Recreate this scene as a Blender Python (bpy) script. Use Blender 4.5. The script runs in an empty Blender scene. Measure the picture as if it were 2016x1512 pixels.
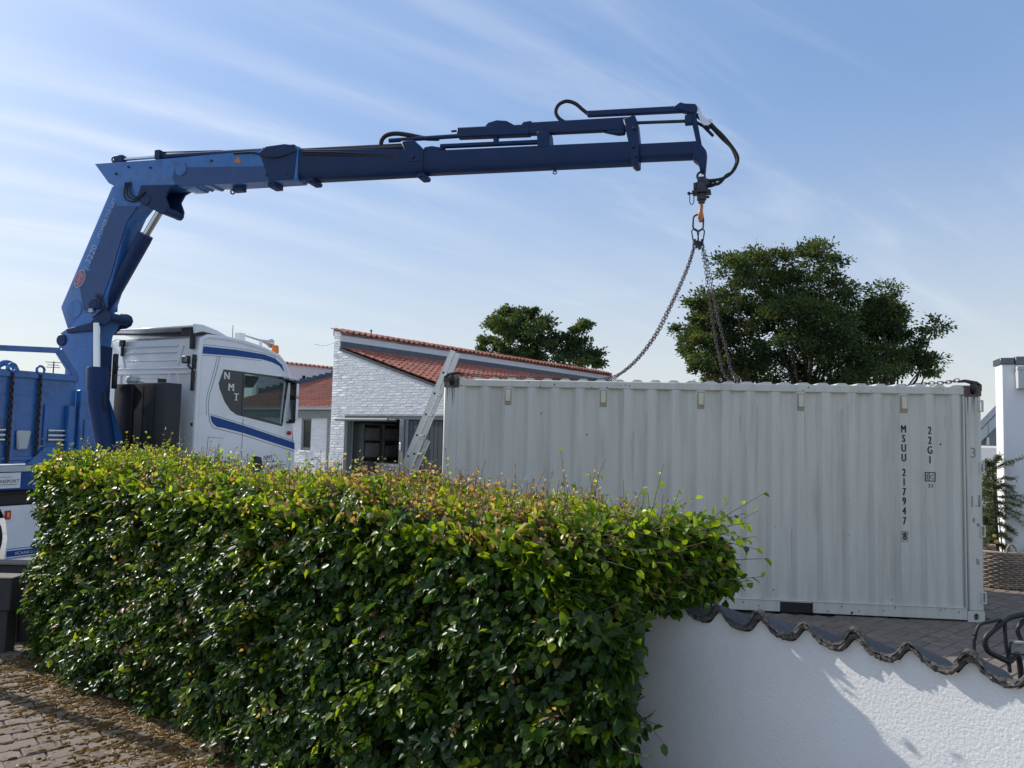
import bpy, bmesh, math, random
import numpy as np
from mathutils import Matrix, Vector
from mathutils.geometry import tessellate_polygon

random.seed(7)
RNG = np.random.default_rng(11)
D2R = math.radians
scn = bpy.context.scene
COL = scn.collection

# ------------------------------------------------------------------ camera
EYE = 1.909
cam_d = bpy.data.cameras.new('camera')
cam_d.sensor_width = 36.0
cam_d.lens = 36.0 * 1520.0 / 2016.0
cam_d.clip_start = 0.05
cam_d.clip_end = 6000
cam = bpy.data.objects.new('camera', cam_d)
COL.objects.link(cam)
_p, _r = D2R(3.843), D2R(1.372)
_fw = Vector((0, math.cos(_p), math.sin(_p)))
_up = Vector((0, -math.sin(_p), math.cos(_p)))
_rt = Vector((1, 0, 0))
_R = _rt * math.cos(_r) + _up * math.sin(_r)
_U = -_rt * math.sin(_r) + _up * math.cos(_r)
cam.matrix_world = Matrix(((_R.x, _U.x, -_fw.x, 0), (_R.y, _U.y, -_fw.y, 0), (_R.z, _U.z, -_fw.z, EYE), (0, 0, 0, 1)))
scn.camera = cam

# ------------------------------------------------------------------ sky, sun, exposure
SUN_AZ, SUN_EL = D2R(-61.0), D2R(34.0)          # azimuth from +Y, clockwise seen from above
SKY_STRENGTH, SUN_STRENGTH = 0.104, 2.6
scn.view_settings.view_transform = 'Standard'
scn.view_settings.look = 'None'
scn.view_settings.gamma = 1.0
scn.view_settings.use_curve_mapping = False
scn.view_settings.exposure = 0.74

world = bpy.data.worlds.new("World")
scn.world = world
world.use_nodes = True
wn, wl = world.node_tree.nodes, world.node_tree.links
wn.clear()


def N(tree, kind, **kw):
    n = tree.nodes.new(kind)
    for k, v in kw.items():
        if k in n.inputs:
            n.inputs[k].default_value = v
        else:
            setattr(n, k, v)
    return n


wt = world.node_tree
sky = N(wt, 'ShaderNodeTexSky', sky_type='NISHITA', sun_disc=False, sun_elevation=SUN_EL, sun_rotation=SUN_AZ,
        altitude=10.0, air_density=1.0, dust_density=1.4, ozone_density=4.0)
tc = N(wt, 'ShaderNodeTexCoord')
sep = N(wt, 'ShaderNodeSeparateXYZ')
wl.new(tc.outputs['Generated'], sep.inputs[0])
zc = N(wt, 'ShaderNodeMath', operation='MAXIMUM'); zc.inputs[1].default_value = 0.03
wl.new(sep.outputs['Z'], zc.inputs[0])
zo = N(wt, 'ShaderNodeMath', operation='ADD'); zo.inputs[1].default_value = 0.20
wl.new(zc.outputs[0], zo.inputs[0])
dvx = N(wt, 'ShaderNodeMath', operation='DIVIDE'); wl.new(sep.outputs['X'], dvx.inputs[0]); wl.new(zo.outputs[0], dvx.inputs[1])
dvy = N(wt, 'ShaderNodeMath', operation='DIVIDE'); wl.new(sep.outputs['Y'], dvy.inputs[0]); wl.new(zo.outputs[0], dvy.inputs[1])
cmb = N(wt, 'ShaderNodeCombineXYZ'); wl.new(dvx.outputs[0], cmb.inputs[0]); wl.new(dvy.outputs[0], cmb.inputs[1])
# the high cloud lies in long streaks along one wind direction (about 55 degrees right of the view)
rot = N(wt, 'ShaderNodeVectorRotate', rotation_type='Z_AXIS'); rot.inputs['Angle'].default_value = D2R(-35.0)
wl.new(cmb.outputs[0], rot.inputs['Vector'])


def wmath(op, a, b=None, c=None, clamp=False):
    n = N(wt, 'ShaderNodeMath', operation=op, use_clamp=clamp)
    for i, q in enumerate((a, b, c)):
        if q is None: continue
        if isinstance(q, (int, float)): n.inputs[i].default_value = q
        else: wl.new(q, n.inputs[i])
    return n.outputs[0]


def cnoise(scale, sx, off, detail, rough, dist=0.0):
    m = N(wt, 'ShaderNodeMapping'); m.inputs['Scale'].default_value = (sx, 1.0, 1.0); m.inputs['Location'].default_value = off
    wl.new(rot.outputs[0], m.inputs['Vector'])
    nz = N(wt, 'ShaderNodeTexNoise', Scale=scale, Detail=detail, Roughness=rough, Distortion=dist)
    wl.new(m.outputs[0], nz.inputs['Vector'])
    return nz.outputs['Fac']


def smooth(v, lo, hi, t0=0.0, t1=1.0):
    r = N(wt, 'ShaderNodeMapRange', interpolation_type='SMOOTHSTEP')
    for k, q in (('From Min', lo), ('From Max', hi), ('To Min', t0), ('To Max', t1)): r.inputs[k].default_value = q
    wl.new(v, r.inputs['Value'])
    return r.outputs['Result']


rs = N(wt, 'ShaderNodeSeparateXYZ'); wl.new(rot.outputs[0], rs.inputs[0])
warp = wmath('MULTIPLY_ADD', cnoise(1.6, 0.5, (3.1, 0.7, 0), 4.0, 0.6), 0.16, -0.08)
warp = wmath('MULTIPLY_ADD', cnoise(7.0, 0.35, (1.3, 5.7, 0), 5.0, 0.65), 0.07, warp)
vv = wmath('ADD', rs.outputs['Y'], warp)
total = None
for v0, wd, amt in ((1.22, 0.030, 0.30), (1.30, 0.035, 0.40), (1.425, 0.038, 0.85), (1.66, 0.055, 1.0), (1.86, 0.045, 1.0), (1.96, 0.03, 0.4), (2.12, 0.06, 0.55), (2.42, 0.08, 0.6), (2.9, 0.12, 0.6), (0.95, 0.06, 0.35), (0.55, 0.10, 0.55), (0.1, 0.14, 0.8), (-0.4, 0.2, 0.9), (-0.95, 0.2, 0.9), (-1.5, 0.25, 0.9), (-2.2, 0.3, 0.9), (-3.0, 0.35, 0.9)):  # last wide bands: unseen cloud behind the camera, added to lift ambient light
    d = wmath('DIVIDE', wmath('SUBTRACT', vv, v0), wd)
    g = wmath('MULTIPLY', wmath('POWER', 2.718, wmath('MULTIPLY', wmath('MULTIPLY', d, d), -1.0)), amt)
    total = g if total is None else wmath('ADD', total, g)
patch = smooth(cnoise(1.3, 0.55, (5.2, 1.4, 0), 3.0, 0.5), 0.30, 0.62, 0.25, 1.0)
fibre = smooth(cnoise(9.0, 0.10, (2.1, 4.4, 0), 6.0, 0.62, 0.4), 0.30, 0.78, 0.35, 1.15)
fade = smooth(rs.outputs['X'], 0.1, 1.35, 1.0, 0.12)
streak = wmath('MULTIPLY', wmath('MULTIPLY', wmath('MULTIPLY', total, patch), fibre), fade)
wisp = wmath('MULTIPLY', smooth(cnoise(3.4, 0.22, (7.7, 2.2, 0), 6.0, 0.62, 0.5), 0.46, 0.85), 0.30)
# thin high haze over the whole sky, whiter towards the horizon
elev = smooth(sep.outputs['Z'], -0.02, 0.46)
hz = N(wt, 'ShaderNodeMix', data_type='RGBA'); wl.new(elev, hz.inputs['Factor'])
hz.inputs[6].default_value = (4.40, 4.60, 4.52, 1); hz.inputs[7].default_value = (1.55, 2.50, 4.35, 1)
hf = wmath('MULTIPLY_ADD', elev, -0.30, 0.86)
mix1 = N(wt, 'ShaderNodeMix', data_type='RGBA'); wl.new(hf, mix1.inputs['Factor'])
wl.new(sky.outputs['Color'], mix1.inputs[6]); wl.new(hz.outputs[2], mix1.inputs[7])
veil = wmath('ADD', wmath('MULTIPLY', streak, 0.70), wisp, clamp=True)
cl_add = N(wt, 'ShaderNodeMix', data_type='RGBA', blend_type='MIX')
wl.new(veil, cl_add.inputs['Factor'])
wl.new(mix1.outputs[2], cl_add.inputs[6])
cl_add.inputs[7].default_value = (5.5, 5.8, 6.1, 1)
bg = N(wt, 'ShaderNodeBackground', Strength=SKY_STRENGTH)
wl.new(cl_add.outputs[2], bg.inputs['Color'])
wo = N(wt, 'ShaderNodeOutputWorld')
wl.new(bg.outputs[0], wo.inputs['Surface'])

sun_d = bpy.data.lights.new('sun', 'SUN')
sun_d.energy = SUN_STRENGTH
sun_d.angle = D2R(0.53)
sun_d.color = (1.0, 0.94, 0.85)
sun = bpy.data.objects.new('sun', sun_d)
COL.objects.link(sun)
SUN_DIR = Vector((math.sin(SUN_AZ) * math.cos(SUN_EL), math.cos(SUN_AZ) * math.cos(SUN_EL), math.sin(SUN_EL)))
sun.rotation_euler = (-SUN_DIR).to_track_quat('-Z', 'Y').to_euler()
sun.location = SUN_DIR * 60

scn.render.engine = 'CYCLES'
scn.cycles.max_bounces = 8
scn.cycles.transparent_max_bounces = 12


# ------------------------------------------------------------------ materials
def mat(name, col, rough=0.6, metal=0.0, var=0.15, scale=6.0, bump=0.0, bscale=40.0, stretch=(1, 1, 1), spec=0.5,
        dirt=None, dirt_amt=0.0, dirt_scale=3.0, island=0.0, coat=0.0, detail=5.0, bdist=0.01):
    m = bpy.data.materials.new(name)
    m.use_nodes = True
    t = m.node_tree
    b = t.nodes['Principled BSDF']
    b.inputs['Roughness'].default_value = rough
    b.inputs['Metallic'].default_value = metal
    b.inputs['Specular IOR Level'].default_value = spec
    b.inputs['Coat Weight'].default_value = coat
    tcn = N(t, 'ShaderNodeTexCoord')
    mp = N(t, 'ShaderNodeMapping'); mp.inputs['Scale'].default_value = stretch
    t.links.new(tcn.outputs['Object'], mp.inputs['Vector'])
    nz = N(t, 'ShaderNodeTexNoise', Scale=scale, Detail=detail, Roughness=0.6)
    t.links.new(mp.outputs[0], nz.inputs['Vector'])
    mr = N(t, 'ShaderNodeMapRange'); mr.inputs['From Min'].default_value = 0.25; mr.inputs['From Max'].default_value = 0.75
    mr.inputs['To Min'].default_value = 1 - var; mr.inputs['To Max'].default_value = 1 + var
    t.links.new(nz.outputs['Fac'], mr.inputs['Value'])
    last = mr.outputs['Result']
    if island > 0:
        oi = N(t, 'ShaderNodeObjectInfo'); ge = N(t, 'ShaderNodeNewGeometry')
        ad = N(t, 'ShaderNodeMath', operation='ADD'); t.links.new(oi.outputs['Random'], ad.inputs[0]); t.links.new(ge.outputs['Random Per Island'], ad.inputs[1])
        fr = N(t, 'ShaderNodeMath', operation='FRACT'); t.links.new(ad.outputs[0], fr.inputs[0])
        m2 = N(t, 'ShaderNodeMapRange'); m2.inputs['To Min'].default_value = 1 - island; m2.inputs['To Max'].default_value = 1 + island
        t.links.new(fr.outputs[0], m2.inputs['Value'])
        mu = N(t, 'ShaderNodeMath', operation='MULTIPLY'); t.links.new(last, mu.inputs[0]); t.links.new(m2.outputs[0], mu.inputs[1])
        last = mu.outputs[0]
    vm = N(t, 'ShaderNodeVectorMath', operation='SCALE'); vm.inputs[0].default_value = col
    t.links.new(last, vm.inputs['Scale'])
    cs = vm.outputs[0]
    if dirt is not None:
        n2 = N(t, 'ShaderNodeTexNoise', Scale=dirt_scale, Detail=8.0, Roughness=0.65)
        t.links.new(mp.outputs[0], n2.inputs['Vector'])
        r2 = N(t, 'ShaderNodeMapRange', interpolation_type='SMOOTHSTEP'); r2.inputs['From Min'].default_value = 0.46; r2.inputs['From Max'].default_value = 0.72; r2.inputs['To Max'].default_value = dirt_amt
        t.links.new(n2.outputs['Fac'], r2.inputs['Value'])
        mx = N(t, 'ShaderNodeMix', data_type='RGBA')
        t.links.new(r2.outputs[0], mx.inputs['Factor']); t.links.new(cs, mx.inputs[6]); mx.inputs[7].default_value = (*dirt, 1)
        cs = mx.outputs[2]
    t.links.new(cs, b.inputs['Base Color'])
    if bump > 0:
        nb = N(t, 'ShaderNodeTexNoise', Scale=bscale, Detail=6.0, Roughness=0.6)
        t.links.new(mp.outputs[0], nb.inputs['Vector'])
        bp = N(t, 'ShaderNodeBump', Strength=bump, Distance=bdist)
        t.links.new(nb.outputs['Fac'], bp.inputs['Height'])
        t.links.new(bp.outputs[0], b.inputs['Normal'])
    return m


def leaf_mat(name, stops, trans=0.4, rough=0.36, spec=0.5):
    m = bpy.data.materials.new(name)
    m.use_nodes = True
    t = m.node_tree
    b = t.nodes['Principled BSDF']
    out = t.nodes['Material Output']
    b.inputs['Roughness'].default_value = rough
    b.inputs['Specular IOR Level'].default_value = spec
    at = N(t, 'ShaderNodeAttribute', attribute_name='tint')
    rp = N(t, 'ShaderNodeValToRGB')
    el = rp.color_ramp.elements
    while len(el) < len(stops):
        el.new(0.5)
    for e, (p, c) in zip(el, stops):
        e.position = p; e.color = (*c, 1)
    t.links.new(at.outputs['Fac'], rp.inputs['Fac'])
    ge = N(t, 'ShaderNodeNewGeometry')
    mr = N(t, 'ShaderNodeMapRange'); mr.inputs['To Min'].default_value = 0.7; mr.inputs['To Max'].default_value = 1.3
    t.links.new(ge.outputs['Random Per Island'], mr.inputs['Value'])
    vm = N(t, 'ShaderNodeVectorMath', operation='SCALE')
    t.links.new(rp.outputs['Color'], vm.inputs[0]); t.links.new(mr.outputs[0], vm.inputs['Scale'])
    t.links.new(vm.outputs[0], b.inputs['Base Color'])
    tr = N(t, 'ShaderNodeBsdfTranslucent')
    v2 = N(t, 'ShaderNodeVectorMath', operation='MULTIPLY'); v2.inputs[1].default_value = (2.3, 2.0, 0.7)
    t.links.new(vm.outputs[0], v2.inputs[0]); t.links.new(v2.outputs[0], tr.inputs['Color'])
    mx = N(t, 'ShaderNodeMixShader'); mx.inputs[0].default_value = trans
    t.links.new(b.outputs[0], mx.inputs[1]); t.links.new(tr.outputs[0], mx.inputs[2]); t.links.new(mx.outputs[0], out.inputs['Surface'])
    return m


def glass_mat(name, tint, alpha, rough=0.03):
    m = bpy.data.materials.new(name)
    m.use_nodes = True
    t = m.node_tree
    b = t.nodes['Principled BSDF']; out = t.nodes['Material Output']
    nz = N(t, 'ShaderNodeTexNoise', Scale=3.0)
    mr = N(t, 'ShaderNodeMapRange'); mr.inputs['To Min'].default_value = rough; mr.inputs['To Max'].default_value = rough + 0.03
    t.links.new(nz.outputs['Fac'], mr.inputs['Value']); t.links.new(mr.outputs[0], b.inputs['Roughness'])
    b.inputs['Base Color'].default_value = (*tint, 1)
    tp = N(t, 'ShaderNodeBsdfTransparent'); tp.inputs[0].default_value = (0.80, 0.88, 0.88, 1)
    mx = N(t, 'ShaderNodeMixShader'); mx.inputs[0].default_value = alpha
    t.links.new(b.outputs[0], mx.inputs[1]); t.links.new(tp.outputs[0], mx.inputs[2]); t.links.new(mx.outputs[0], out.inputs['Surface'])
    return m


M = dict(
    ground=mat('ground_concrete', (0.30, 0.295, 0.285), 0.9, var=0.3, scale=2.0, bump=0.4, bscale=60),
    bed=mat('joint_sand', (0.085, 0.07, 0.05), 0.95, var=0.4, scale=14, bump=0.7, bscale=90),
    paver=mat('paver_concrete', (0.215, 0.170, 0.135), 0.85, var=0.22, scale=16, bump=0.7, bscale=140, island=0.16, bdist=0.004,
              dirt=(0.10, 0.075, 0.045), dirt_amt=0.55, dirt_scale=7),
    moss=mat('moss', (0.16, 0.085, 0.014), 0.95, var=0.5, scale=22, bump=1.0, bscale=160, island=0.3, bdist=0.01),
    litter=mat('dry_litter', (0.36, 0.27, 0.15), 0.85, var=0.4, scale=30, island=0.35),
    blue=mat('crane_blue', (0.030, 0.145, 0.40), 0.38, var=0.12, scale=3, coat=0.25, dirt=(0.03, 0.045, 0.07), dirt_amt=0.5, dirt_scale=7),
    navy=mat('boom_navy', (0.006, 0.027, 0.092), 0.5, spec=0.3, var=0.18, scale=4, dirt=(0.02, 0.03, 0.05), dirt_amt=0.3, dirt_scale=6),
    deepblue=mat('crane_blue_dark', (0.016, 0.060, 0.175), 0.42, var=0.15, scale=4),
    black=mat('black_plastic', (0.012, 0.013, 0.016), 0.5, var=0.2, scale=8),
    rubber=mat('rubber', (0.014, 0.014, 0.015), 0.75, var=0.2, scale=12, bump=0.2, bscale=60),
    steel=mat('dark_steel', (0.05, 0.05, 0.055), 0.45, metal=0.6, var=0.3, scale=14),
    chrome=mat('chrome', (0.62, 0.64, 0.66), 0.18, metal=1.0, var=0.06, scale=5),
    alu=mat('aluminium', (0.62, 0.63, 0.64), 0.34, metal=0.85, var=0.10, scale=9, stretch=(1, 1, 6)),
    cream=mat('cream_frp', (0.62, 0.56, 0.44), 0.5, var=0.1, scale=8),
    white=mat('cab_white', (0.80, 0.81, 0.82), 0.25, var=0.03, scale=3, coat=0.4, dirt=(0.5, 0.5, 0.48), dirt_amt=0.25, dirt_scale=2),
    stripe=mat('stripe_blue', (0.006, 0.060, 0.25), 0.4, var=0.06, scale=4, spec=0.3),
    pinstripe=mat('pinstripe', (0.05, 0.07, 0.12), 0.4, var=0.05),
    slate=mat('tinted_panel', (0.018, 0.026, 0.04), 0.14, var=0.1, scale=3),
    glass=glass_mat('cab_glass', (0.02, 0.03, 0.035), 0.80),
    winglass=glass_mat('window_glass', (0.015, 0.02, 0.025), 0.25),
    lettering=mat('lettering_white', (0.78, 0.78, 0.76), 0.5, var=0.04),
    letterdim=mat('lettering_faded', (0.34, 0.42, 0.55), 0.5, var=0.15, scale=20),
    letterblk=mat('lettering_black', (0.012, 0.014, 0.02), 0.5, var=0.1),
    graffiti=mat('pencil_mark', (0.27, 0.27, 0.26), 0.7, var=0.2),
    dirtrun=mat('dirt_run', (0.50, 0.48, 0.42), 0.7, var=0.2, scale=8),
    red=mat('red_lens', (0.45, 0.01, 0.02), 0.2, var=0.1),
    redbadge=mat('badge_red', (0.40, 0.10, 0.12), 0.5, var=0.1),
    orange=mat('orange_lens', (0.85, 0.22, 0.01), 0.22, var=0.1),
    amber=mat('amber_lens', (0.9, 0.36, 0.01), 0.2, var=0.1),
    copper=mat('hook_orange', (0.48, 0.17, 0.05), 0.42, var=0.3, scale=18),
    chain=mat('chain_steel', (0.085, 0.065, 0.07), 0.5, metal=0.5, var=0.4, scale=30),
    container=mat('container_paint', (0.63, 0.62, 0.55), 0.5, var=0.06, scale=5, stretch=(2.4, 2.4, 0.22), bump=0.12, bscale=6,
                  dirt=(0.36, 0.34, 0.29), dirt_amt=0.45, dirt_scale=3.0, bdist=0.01),
    contlight=mat('vent_cream', (0.66, 0.62, 0.47), 0.5, var=0.06),
    ventrim=mat('vent_stain', (0.36, 0.31, 0.24), 0.6, var=0.2, scale=20),
    rust=mat('rust_stain', (0.10, 0.065, 0.05), 0.8, var=0.5, scale=22, bump=0.4, dirt=(0.38, 0.36, 0.33), dirt_amt=0.7, dirt_scale=10),
    stucco=mat('white_stucco', (0.82, 0.82, 0.81), 0.85, var=0.04, scale=3, bump=0.6, bscale=85, bdist=0.006, dirt=(0.64, 0.65, 0.66), dirt_amt=0.25, dirt_scale=2.5),
    mortar=mat('grey_mortar', (0.12, 0.108, 0.095), 0.9, var=0.5, scale=60, bump=1.0, bscale=110, bdist=0.02, dirt=(0.36, 0.33, 0.28), dirt_amt=0.75, dirt_scale=55),
    ctile=mat('grey_wall_tile', (0.062, 0.062, 0.064), 0.75, var=0.3, scale=16, bump=0.5, bscale=70, island=0.2, dirt=(0.16, 0.16, 0.14), dirt_amt=0.35, dirt_scale=30),
    brick=mat('white_painted_brick', (0.78, 0.79, 0.79), 0.7, var=0.05, scale=18, bump=0.22, bscale=55, island=0.06, bdist=0.006),
    brickback=mat('white_painted_joint', (0.62, 0.64, 0.65), 0.8, var=0.06, scale=20),
    render=mat('white_render', (0.80, 0.81, 0.82), 0.8, var=0.04, scale=4, bump=0.2, bscale=30),
    tile=mat('terracotta', (0.33, 0.105, 0.062), 0.7, var=0.2, scale=10, bump=0.3, bscale=50, island=0.22, dirt=(0.14, 0.07, 0.05), dirt_amt=0.4, dirt_scale=6),
    lead=mat('lead_flashing', (0.10, 0.12, 0.15), 0.5, var=0.15, scale=5),
    grey=mat('grey_woodwork', (0.20, 0.22, 0.22), 0.55, var=0.08, scale=8),
    dgrey=mat('dark_grey_boards', (0.055, 0.062, 0.07), 0.55, var=0.12, scale=8, stretch=(3, 3, 0.4)),
    dark=mat('garage_inside', (0.30, 0.29, 0.28), 0.85, var=0.2, scale=4),
    box=mat('storage_grey', (0.20, 0.195, 0.19), 0.7, var=0.2, scale=5, island=0.25),
    zinc=mat('zinc', (0.13, 0.15, 0.18), 0.42, metal=0.5, var=0.1, scale=5),
    palegrey=mat('pale_cladding', (0.50, 0.53, 0.53), 0.6, var=0.05, scale=6),
    wicker=mat('wicker', (0.30, 0.245, 0.19), 0.75, var=0.3, scale=30, bump=0.4, bscale=90, island=0.2),
    wood=mat('sunlit_wood', (0.22, 0.19, 0.15), 0.8, var=0.25, scale=9, stretch=(6, 6, 0.6), bump=0.4, bscale=30),  # lighter tan puts the sunlit tops and narrow edge into the colour
    darkwood=mat('dark_stained_wood', (0.035, 0.036, 0.038), 0.7, var=0.25, scale=9, stretch=(6, 6, 0.6), bump=0.4, bscale=30),
    bark=mat('bark', (0.075, 0.06, 0.045), 0.9, var=0.35, scale=9, bump=0.8, bscale=25),
    twig=mat('twig', (0.10, 0.062, 0.042), 0.8, var=0.3, scale=20),
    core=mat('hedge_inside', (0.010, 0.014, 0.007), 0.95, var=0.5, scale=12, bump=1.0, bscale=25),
    yellow=mat('yellow_fruit', (0.70, 0.55, 0.12), 0.5, var=0.1),
    carpaint=mat('car_paint', (0.45, 0.50, 0.56), 0.25, var=0.05, coat=0.5),
)
M['hedge'] = leaf_mat('beech_leaf', [(0.0, (0.020, 0.052, 0.011)), (0.35, (0.042, 0.100, 0.014)), (0.60, (0.12, 0.21, 0.015)), (0.80, (0.27, 0.36, 0.02)), (0.87, (0.31, 0.25, 0.12)), (1.0, (0.33, 0.195, 0.135))], trans=0.46, rough=0.35, spec=0.42)
M['treeleaf'] = leaf_mat('tree_leaf', [(0.0, (0.028, 0.054, 0.026)), (0.5, (0.058, 0.094, 0.036)), (0.8, (0.105, 0.125, 0.036)), (1.0, (0.17, 0.16, 0.045))], trans=0.34, rough=0.55, spec=0.35)
M['needle'] = leaf_mat('conifer_needle', [(0.0, (0.04, 0.075, 0.035)), (1.0, (0.17, 0.19, 0.10))], trans=0.25, rough=0.5, spec=0.4)


# ------------------------------------------------------------------ mesh helpers
class MB:
    def __init__(s, mtx=None):
        s.v = []; s.f = []; s.mi = []; s.m = mtx or Matrix()

    def add(s, vs, fs, mi=0):
        o = len(s.v)
        s.v += [tuple(s.m @ Vector(p)) for p in vs]
        s.f += [tuple(i + o for i in f) for f in fs]
        s.mi += [mi] * len(fs)
        return s

    def box(s, a, b, mi=0):
        x0, y0, z0 = a; x1, y1, z1 = b
        return s.add([(x0, y0, z0), (x1, y0, z0), (x1, y1, z0), (x0, y1, z0), (x0, y0, z1), (x1, y0, z1), (x1, y1, z1), (x0, y1, z1)],
                     [(0, 3, 2, 1), (4, 5, 6, 7), (0, 1, 5, 4), (1, 2, 6, 5), (2, 3, 7, 6), (3, 0, 4, 7)], mi)

    def prism(s, poly, y0, y1, mi=0, holes=(), axes='xz'):
        """2D outline extruded along the remaining axis, with optional holes"""
        def P(p, d):
            if axes == 'xz': return (p[0], d, p[1])
            if axes == 'yz': return (d, p[0], p[1])
            return (p[0], p[1], d)
        loops = [list(poly)] + [list(h) for h in holes]
        flat = [p for l in loops for p in l]
        n = len(flat)
        vs = [P(p, y0) for p in flat] + [P(p, y1) for p in flat]
        fs = []
        if len(loops) == 1:
            fs += [tuple(range(n)), tuple(range(2 * n - 1, n - 1, -1))]
        else:
            tri = tessellate_polygon([[Vector((p[0], p[1], 0)) for p in l] for l in loops])
            fs += [tuple(t) for t in tri] + [tuple(n + i for i in reversed(t)) for t in tri]
        o = 0
        for l in loops:
            k = len(l)
            for i in range(k):
                j = (i + 1) % k
                fs.append((o + i, o + j, n + o + j, n + o + i))
            o += k
        return s.add(vs, fs, mi)

    def tube(s, path, r, n=8, mi=0, cap=True):
        P = [Vector(p) for p in path]
        R = list(r) if hasattr(r, '__len__') else [r] * len(P)
        vs = []; fs = []
        prev = None
        for i, p in enumerate(P):
            d = (P[min(i + 1, len(P) - 1)] - P[max(i - 1, 0)])
            d = d.normalized() if d.length > 1e-9 else Vector((0, 0, 1))
            if prev is None:
                a = Vector((0, 0, 1)) if abs(d.z) < 0.9 else Vector((1, 0, 0))
                u = d.cross(a).normalized()
            else:
                u = prev - d * prev.dot(d)
                u = u.normalized() if u.length > 1e-6 else d.orthogonal().normalized()
            prev = u
            w = d.cross(u)
            for k in range(n):
                t = 2 * math.pi * k / n
                vs.append(tuple(p + (u * math.cos(t) + w * math.sin(t)) * R[i]))
        for i in range(len(P) - 1):
            for k in range(n):
                k2 = (k + 1) % n
                fs.append((i * n + k, i * n + k2, (i + 1) * n + k2, (i + 1) * n + k))
        if cap:
            fs.append(tuple(range(n - 1, -1, -1)))
            fs.append(tuple((len(P) - 1) * n + k for k in range(n)))
        return s.add(vs, fs, mi)

    def cyl(s, a, b, r, n=14, mi=0, r2=None):
        return s.tube([a, b], [r, r if r2 is None else r2], n, mi)

    def lathe(s, prof, n=20, mi=0, c=(0, 0, 0)):
        vs = []; fs = []
        for (r, z) in prof:
            for k in range(n):
                t = 2 * math.pi * k / n
                vs.append((c[0] + r * math.cos(t), c[1] + r * math.sin(t), c[2] + z))
        for i in range(len(prof) - 1):
            for k in range(n):
                k2 = (k + 1) % n
                fs.append((i * n + k, i * n + k2, (i + 1) * n + k2, (i + 1) * n + k))
        return s.add(vs, fs, mi)

    def torus(s, c, ax_u, ax_v, ru, rv, r, n=20, k=6, mi=0):
        u, v = Vector(ax_u).normalized(), Vector(ax_v).normalized()
        w = u.cross(v)
        c = Vector(c)
        vs = []; fs = []
        for i in range(n):
            t = 2 * math.pi * i / n
            p = c + u * ru * math.cos(t) + v * rv * math.sin(t)
            o = (u * math.cos(t) / ru + v * math.sin(t) / rv).normalized()
            for j in range(k):
                q = 2 * math.pi * j / k
                vs.append(tuple(p + (o * math.cos(q) + w * math.sin(q)) * r))
        for i in range(n):
            for j in range(k):
                i2, j2 = (i + 1) % n, (j + 1) % k
                fs.append((i * k + j, i2 * k + j, i2 * k + j2, i * k + j2))
        return s.add(vs, fs, mi)

    def loft(s, secs, mi=0, cap=True):
        n = len(secs[0]); vs = [p for q in secs for p in q]; fs = []
        for i in range(len(secs) - 1):
            for k in range(n):
                k2 = (k + 1) % n
                fs.append((i * n + k, i * n + k2, (i + 1) * n + k2, (i + 1) * n + k))
        if cap:
            fs += [tuple(range(n - 1, -1, -1)), tuple((len(secs) - 1) * n + k for k in range(n))]
        return s.add(vs, fs, mi)

    def mesh(s, name, mats, bevel=0.0, seg=1, smooth=40.0):
        me = bpy.data.meshes.new(name)
        me.from_pydata(s.v, [], s.f)
        for m in (mats if isinstance(mats, (list, tuple)) else [mats]):
            me.materials.append(m)
        if any(s.mi):
            me.polygons.foreach_set('material_index', s.mi)
        bm = bmesh.new(); bm.from_mesh(me)
        bmesh.ops.recalc_face_normals(bm, faces=bm.faces)
        if bevel > 0:
            ed = [e for e in bm.edges if len(e.link_faces) == 2 and e.calc_face_angle(0) > D2R(32)]
            bmesh.ops.bevel(bm, geom=ed, offset=bevel, segments=seg, profile=0.6, affect='EDGES', clamp_overlap=True)
        bm.to_mesh(me); bm.free()
        me.polygons.foreach_set('use_smooth', [True] * len(me.polygons))
        me.set_sharp_from_angle(angle=D2R(smooth))
        me.update()
        return me

    def build(s, name, mats, parent=None, bevel=0.0, seg=1, smooth=40.0, **props):
        o = bpy.data.objects.new(name, s.mesh(name, mats, bevel, seg, smooth))
        COL.objects.link(o)
        if parent is not None:
            o.parent = parent
        for k, v in props.items():
            o[k] = v
        return o


def tag(o, label=None, cat=None, group=None, kind=None):
    if label: o['label'] = label
    if cat: o['category'] = cat
    if group: o['group'] = group
    if kind: o['kind'] = kind
    return o


def root(name, loc, rz, label, cat, group=None):
    o = bpy.data.objects.new(name, None)
    COL.objects.link(o)
    o.empty_display_size = 0.3
    o.location = loc
    o.rotation_euler = (0, 0, rz)
    return tag(o, label, cat, group)


def link(name, me, parent=None, mtx=None, **props):
    o = bpy.data.objects.new(name, me)
    COL.objects.link(o)
    if parent is not None:
        o.parent = parent
    if mtx is not None:
        o.matrix_basis = mtx
    for k, v in props.items():
        o[k] = v
    return o


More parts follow.
